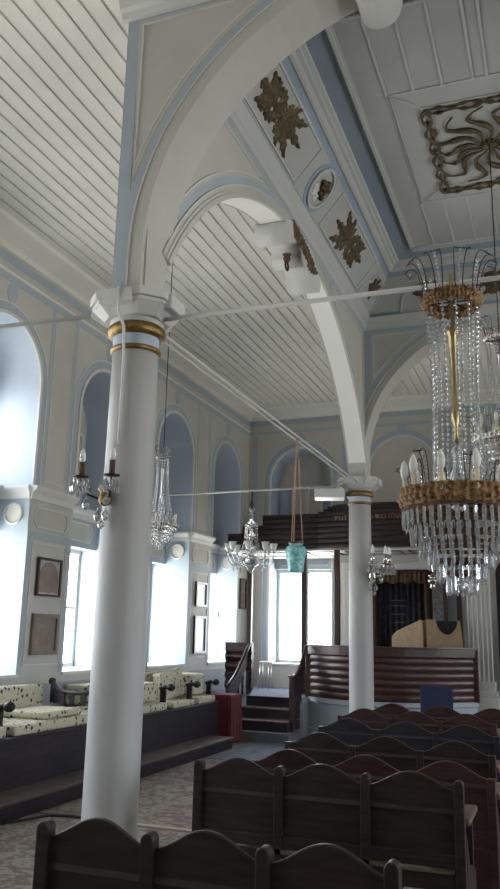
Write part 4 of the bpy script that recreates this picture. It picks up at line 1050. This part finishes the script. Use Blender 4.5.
def lettering(txt, x, z, size, width):
    cu = bpy.data.curves.new('inscription', 'FONT'); cu.body = txt; cu.size = size; cu.extrude = .004
    ob = bpy.data.objects.new('tmp', cu); COL.objects.link(ob); bpy.context.view_layer.update()
    dg = bpy.context.evaluated_depsgraph_get(); me = bpy.data.meshes.new_from_object(ob.evaluated_get(dg)); bpy.data.objects.remove(ob)
    xs = [v.co.x for v in me.vertices]; k = width/(max(xs)-min(xs)) if xs else 1; x0 = min(xs) if xs else 0
    for v in me.vertices:
        px = x + (v.co.x-x0)*k; v.co = Vector((px, cbow(px) - .068 - v.co.z, z + v.co.y*1.0)) - o
    me.materials.clear(); me.materials.append(LETTER)
    l = bpy.data.objects.new('inscription', me); COL.objects.link(l); l.parent = cp
lettering('\u05ea\u05d5\u05d6 \u05dd\u05d9', -3.70, 3.655, .13, .48)
lettering('\u05e8\u05de \u05d3\u05d5\u05d1\u05db \u05d4\u05dc\u05e2\u05d4', -3.10, 3.655, .13, .66)

# ------------------------------------------------------------------ ark behind the parapet
ark = empty('ark', (-2.76, 15.2, SZ), 'ark front with dark embroidered curtain and brown drapes under a white entablature', 'ark')
o = Vector(ark.location)
def lb(m): m.v = [tuple(Vector(v)-o) for v in m.v]; return m
m = MB(); n = 60; vs = []
for k in range(n+1):
    x = -3.22 + .90*k/n; y = 15.42 + .018*sin(k*.9)
    vs += [(x, y, SZ), (x, y, 2.80), (x, y+.02, 2.80), (x, y+.02, SZ)]
m.add(vs, [(k*4+j, k*4+(j+1)%4, k*4+4+(j+1)%4, k*4+4+j) for k in range(n) for j in range(4)] + [(0,1,2,3), (n*4+3,n*4+2,n*4+1,n*4)], True); lb(m).build('curtain', CURT, ark)
m = MB()
for z, w in ((1.9,.20),(2.05,.26),(2.2,.26),(2.3,.26)): m.box(-2.77-w/2-.03,-2.77+w/2-.03,15.385,15.40,z,z+.012)
lb(m).build('embroidery', mat('dull_thread', (.10,.095,.085), .6), ark)
m = MB(); vs = []
for k in range(n+1):
    x = -3.28 + 1.02*k/n; dz = .05*abs(sin(k*pi/15)); vs += [(x, 15.36+.015*sin(k*1.3), 2.66-dz), (x, 15.36+.015*sin(k*1.3), 2.84), (x, 15.40, 2.84), (x, 15.40, 2.66-dz)]
m.add(vs, [(k*4+j, k*4+(j+1)%4, k*4+4+(j+1)%4, k*4+4+j) for k in range(n) for j in range(4)] + [(0,1,2,3), (n*4+3,n*4+2,n*4+1,n*4)], True); lb(m).build('valance', BROWNC, ark)
for x in (-3.27, -2.27):
    m = MB(); m.tube([(x,15.36,2.84),(x,15.36,SZ)], .05, 10, True, True, .6); lb(m).build('side_drape', BROWNC, ark)
    m = MB(); m.box(x-.08,x+.08,15.44,15.6,SZ,2.9); lb(m).build('jamb', WOOD, ark)
m = MB(); m.box(-3.9,-1.75,15.05,15.75,2.98,3.13); lb(m).build('entablature', WHITE, ark, .01)
m = MB(); m.box(-3.8,-1.8,15.12,15.75,2.86,2.98); m.box(-3.9,-1.75,15.0,15.75,2.965,2.99); lb(m).build('frieze', WHITE, ark, .008)
m = MB(); m.tube([(-3.3,15.3,2.86),(-2.2,15.3,2.86)], .012, 8); lb(m).build('curtain_rod', IRON, ark)
m = MB(); m.box(-3.82,-3.66,15.3,15.75,SZ,2.86); lb(m).build('pilaster', WHITE, ark, .01)
m = MB(); m.box(-2.16,-1.97,15.3,15.7,SZ,2.86); lb(m).build('pilaster', mat('tarnished_silver', (.16,.155,.15), .5, noise=.4, nscale=18, bump=.4), ark, .01)
m = MB(); m.box(-3.7,-1.75,15.62,15.74,SZ,2.9); lb(m).build('back_panel', PALE, ark)
for x, w, l in ((-1.90,.035,'thin dark post beside the silver pilaster of the ark'), (-1.66,.045,'thin dark post between two pale blue panels, behind the reading desk')):
    m = MB(); m.box(x-w,x+w,15.0,15.0+2*w,SZ,2.86); tag(m.build('post', WOOD, None, .006), l, 'post')
# silver hanging lamp before the ark
hl = empty('hanging_lamp', (-1.99, 14.15, 2.40), 'small silver hanging lamp with pointed base in front of the ark', 'lamp')
m = MB(); m.lathe([(0,0),(.012,.02),(.02,.05),(.05,.08),(.035,.11),(.06,.14),(.085,.17),(.085,.20),(.05,.215),(.05,.25),(.08,.27),(.075,.28),(0,.285)], 18); m.build('bowl', SILVER, hl)
for k in range(3):
    a = 2*pi*k/3; m = MB(); m.tube([(.075*cos(a),.075*sin(a),.27),(0,0,.74)], .004, 5); m.build('chain', IRON, hl)
# reading desk under a tan cloth
rd = empty('reading_desk', (-2.13, 14.5, SZ), 'sloping reading desk draped in tan cloth with a black scalloped panel', 'reading desk')
m = MB()
A = [(-2.80,1.00),(-2.74,1.70),(-2.66,1.76),(-2.24,1.94),(-2.16,1.95),(-2.10,1.90)]
fnd = lambda a, b, d: (a+2.13, d-14.5, b-SZ)
m = MB(); L0 = [(-2.80,14.62,.90),(-2.80,14.62,1.66),(-2.70,14.58,1.75)]; L1 = [(-2.16,14.18,.90),(-2.18,14.20,1.88),(-2.22,14.24,1.945)]; L2 = [(-2.12,14.75,.9),(-2.12,14.78,1.88),(-2.16,14.75,1.95)]; L3 = [(-2.72,15.0,.9),(-2.72,15.0,1.66),(-2.68,14.95,1.74)]
q = [fnd(p[0], p[2], p[1]) for A_ in (L0, L1, L2, L3) for p in A_]
m.add(q, [(0,3,4,1),(1,4,5,2),(3,6,7,4),(4,7,8,5),(6,9,10,7),(7,10,11,8),(9,0,1,10),(10,1,2,11),(2,5,8,11),(0,9,6,3)]); m.build('cloth_slope', TANCLOTH, rd, .035, 3)
dip = [(-1.97 + .37*k/12, 1.935 - .24*sin(pi*k/12)**.55) for k in range(13)]
m = MB(); m.prism([(-2.13,.9),(-1.53,.9),(-1.53,1.55),(-1.57,1.90)] + dip[::-1] + [(-1.99,1.94),(-2.12,1.95)], fnd, 14.2, 14.24); m.build('cloth_front', TANCLOTH, rd, .008)
m = MB(); m.prism([(-2.05,1.5),(-1.58,1.5),(-1.58,1.92),(-2.05,1.92)], fnd, 14.26, 14.30); m.build('black_panel', BLACK, rd)
m = MB(); m.prism([(-2.1,SZ),(-1.56,SZ),(-1.56,1.6),(-2.1,1.6)], fnd, 14.3, 14.7); m.build('desk_body', WOOD, rd)
# blue board below the parapet
m = MB(); m.box(-.235,.235,-.03,.03,0,.95); b_ = m.build('blue_board', NAVY, None, .012); b_.location = (-1.77, 12.6, 0); b_.rotation_euler = (R(-4), 0, 0)
tag(b_, 'navy blue cloth-covered board leaning in front of the bowed parapet', 'board')
# fluted pilaster and dark panel at the edge of view
fp = empty('fluted_pilaster', (-1.30, 14.55, 0), 'pale fluted pilaster on a stepped base at the end of the stage parapet', 'pilaster')
m = MB(); m.box(-.26,.30,-.25,.25,0,.70); m.build('plinth', WHITE, fp, .01)
m = MB(); m.box(-.23,.27,-.22,.22,.70,.80); m.box(-.20,.24,-.19,.19,.80,.95); m.build('base', WHITE, fp, .01)
m = MB(); pts = [(-.17,.14),(-.17,-.14)]
for k in range(5):
    a = -.17+.075*k; pts += [(a+.012,-.14),(a+.022,-.12),(a+.053,-.12),(a+.063,-.14)]
pts += [(.205,-.14),(.205,.14)]
m.prism(pts, lambda a, b, d: (a, b, d), .95, 2.9); m.build('shaft', WHITE, fp)
m = MB(); m.box(-.2,.235,-.17,.17,2.9,3.0); m.box(-.24,.27,-.21,.21,3.0,3.14); m.build('capital', WHITE, fp, .01)
m = MB(); pts = [(-1.0,.0),(.1,.0),(.1,2.75)] + [(-.45+.55*cos(pi*k/16), 2.75+.35*sin(pi*k/16)) for k in range(17)] + [(-1.0,2.75)]
m.prism(pts, lambda a, b, d: (a, d, b), 14.70, 14.78); tag(m.build('arched_panel', BENCH, None, .01), 'tall dark arched wooden panel beyond the fluted pilaster', 'panel')

# ------------------------------------------------------------------ things on the window wall
def picture(y0, y1, z0, z1, fr, art, label, w=.03, arch=False, cat='plaque'):
    root = empty('picture_frame', (WX-.0, (y0+y1)/2, z0), label, cat); hw = (y1-y0)/2; h = z1-z0
    f2 = lambda u, z, d: (-d, u, z)
    m = MB(); m.ribbon([(-hw,0),(hw,0),(hw,h),(-hw,h)], 0, w, f2, -.012, -.045, True); m.build('frame', fr, root)
    m = MB(); m.prism([(-hw+w,w),(hw-w,w),(hw-w,h-w),(-hw+w,h-w)], f2, -.012, -.022); m.build('backing', PAPER2 if arch else art, root)
    if arch:
        m = MB(); r = hw-w-.02; m.prism([(-r,w+.02),(r,w+.02)] + [(r*cos(pi*k/14), h-w-.02-r + r*sin(pi*k/14)) for k in range(15)], f2, -.022, -.028); m.build('arched_text_panel', art, root)
picture(8.49, 9.0, 2.04, 2.51, WOOD, PAPER, 'upper brown arched plaque in a dark frame on the pier beside the near window', .028, True)
picture(8.47, 9.02, 1.34, 1.83, mat('carved_frame', (.17,.135,.11), .5, noise=.2), PAPER, 'lower brown plaque in a carved frame on the pier beside the near window', .05)
picture(13.22, 13.70, 2.09, 2.52, WOOD, PAPER2, 'upper dark-framed grey print on the pier before the stage', .04, False, 'picture')
picture(13.20, 13.70, 1.29, 1.93, WOOD, PAPER2, 'taller lower dark-framed grey print on the pier before the stage', .04, False, 'picture')
picture(15.36, 15.70, 2.12, 2.72, WOOD, PAPER, 'narrow dark-framed picture in the corner above the stage', .035, False, 'picture')
for (i, nm) in ((3, 'white plaster roundel on the reveal of the near window, level with the pier cornice'), (5, 'white plaster roundel on the window reveal behind the aisle crystal chandelier'), (6, 'white plaster roundel on the reveal of the window next to the stage')):
    a, b = WINS[i]
    rr = empty('roundel', (WX-.22, b, 3.02), nm, 'roundel')
    m = MB()
    vs = []
    prof = [(.0,.012),(.105,.012),(.11,.028),(.135,.028),(.14,.0)]
    n = 28
    for r_, d_ in prof:
        for k in range(n): vs.append((r_*cos(2*pi*k/n), -d_, r_*sin(2*pi*k/n)))
    m.add(vs, [(j*n+k, j*n+(k+1)%n, (j+1)*n+(k+1)%n, (j+1)*n+k) for j in range(1, len(prof)-1) for k in range(n)] , True); m.build('ring', WHITE, rr)
    m = MB(); m.add([(.106*cos(2*pi*k/n), -.01, .106*sin(2*pi*k/n)) for k in range(n)], [tuple(range(n))]); m.build('disc', CREAM2, rr)
m = MB(); m.tube([(WX-.30,15.0,SILL+.01),(WX-.36,15.12,1.75),(WX-.38,15.15,2.0)], [.012,.011,.02], 6); m.box(WX-.40,WX-.34,15.10,15.20,1.95,2.05)
tag(m.build('pole', PALE), 'thin pale pole leaning in the window recess next to the stage', 'pole')

# ------------------------------------------------------------------ daylight
w = bpy.data.worlds.new('daylight'); scn.world = w; w.use_nodes = True; nt = w.node_tree
bg = nt.nodes['Background']; tc = nt.nodes.new('ShaderNodeTexCoord'); sp = nt.nodes.new('ShaderNodeSeparateXYZ')
nt.links.new(tc.outputs['Generated'], sp.inputs[0])
rp = nt.nodes.new('ShaderNodeValToRGB'); mr = nt.nodes.new('ShaderNodeMapRange'); mr.inputs['From Min'].default_value = -1; mr.inputs['From Max'].default_value = 1
nt.links.new(sp.outputs['Z'], mr.inputs['Value']); nt.links.new(mr.outputs[0], rp.inputs['Fac'])
e = rp.color_ramp.elements; e[0].position = .46; e[0].color = (.95,.93,.88,1); e[1].position = .52; e[1].color = (.88,.93,1,1)
nt.links.new(rp.outputs['Color'], bg.inputs['Color']); bg.inputs['Strength'].default_value = 16.0

# ------------------------------------------------------------------ camera
cam = bpy.data.cameras.new('camera'); co = bpy.data.objects.new('camera', cam); COL.objects.link(co); scn.camera = co
cam.sensor_fit = 'VERTICAL'; cam.sensor_height = 36.; cam.lens = 813.1/889*36; cam.clip_start = .05; cam.clip_end = 200
ya, pt, ro = R(20.723), R(13.071), R(1.255)
h_ = Vector((-sin(ya), cos(ya), 0)); r0 = Vector((cos(ya), sin(ya), 0)); z_ = Vector((0,0,1))
F = h_*cos(pt) + z_*sin(pt); U = -h_*sin(pt) + z_*cos(pt); RR = r0*cos(ro) + U*sin(ro); UU = -r0*sin(ro) + U*cos(ro)
M = Matrix((RR, UU, -F)).transposed().to_4x4(); M.translation = (0, 0, 1.65); co.matrix_world = M
scn.view_settings.view_transform = 'Standard'; scn.view_settings.look = 'None'; scn.view_settings.gamma = 1; scn.view_settings.use_curve_mapping = False
scn.view_settings.exposure = .2
scn.cycles.use_denoising = True
scn.cycles.max_bounces = 10; scn.cycles.diffuse_bounces = 6; scn.cycles.glossy_bounces = 4; scn.cycles.transmission_bounces = 6; scn.cycles.transparent_max_bounces = 12
scn.cycles.sample_clamp_indirect = 6.
scn.cycles.caustics_reflective = False; scn.cycles.caustics_refractive = False
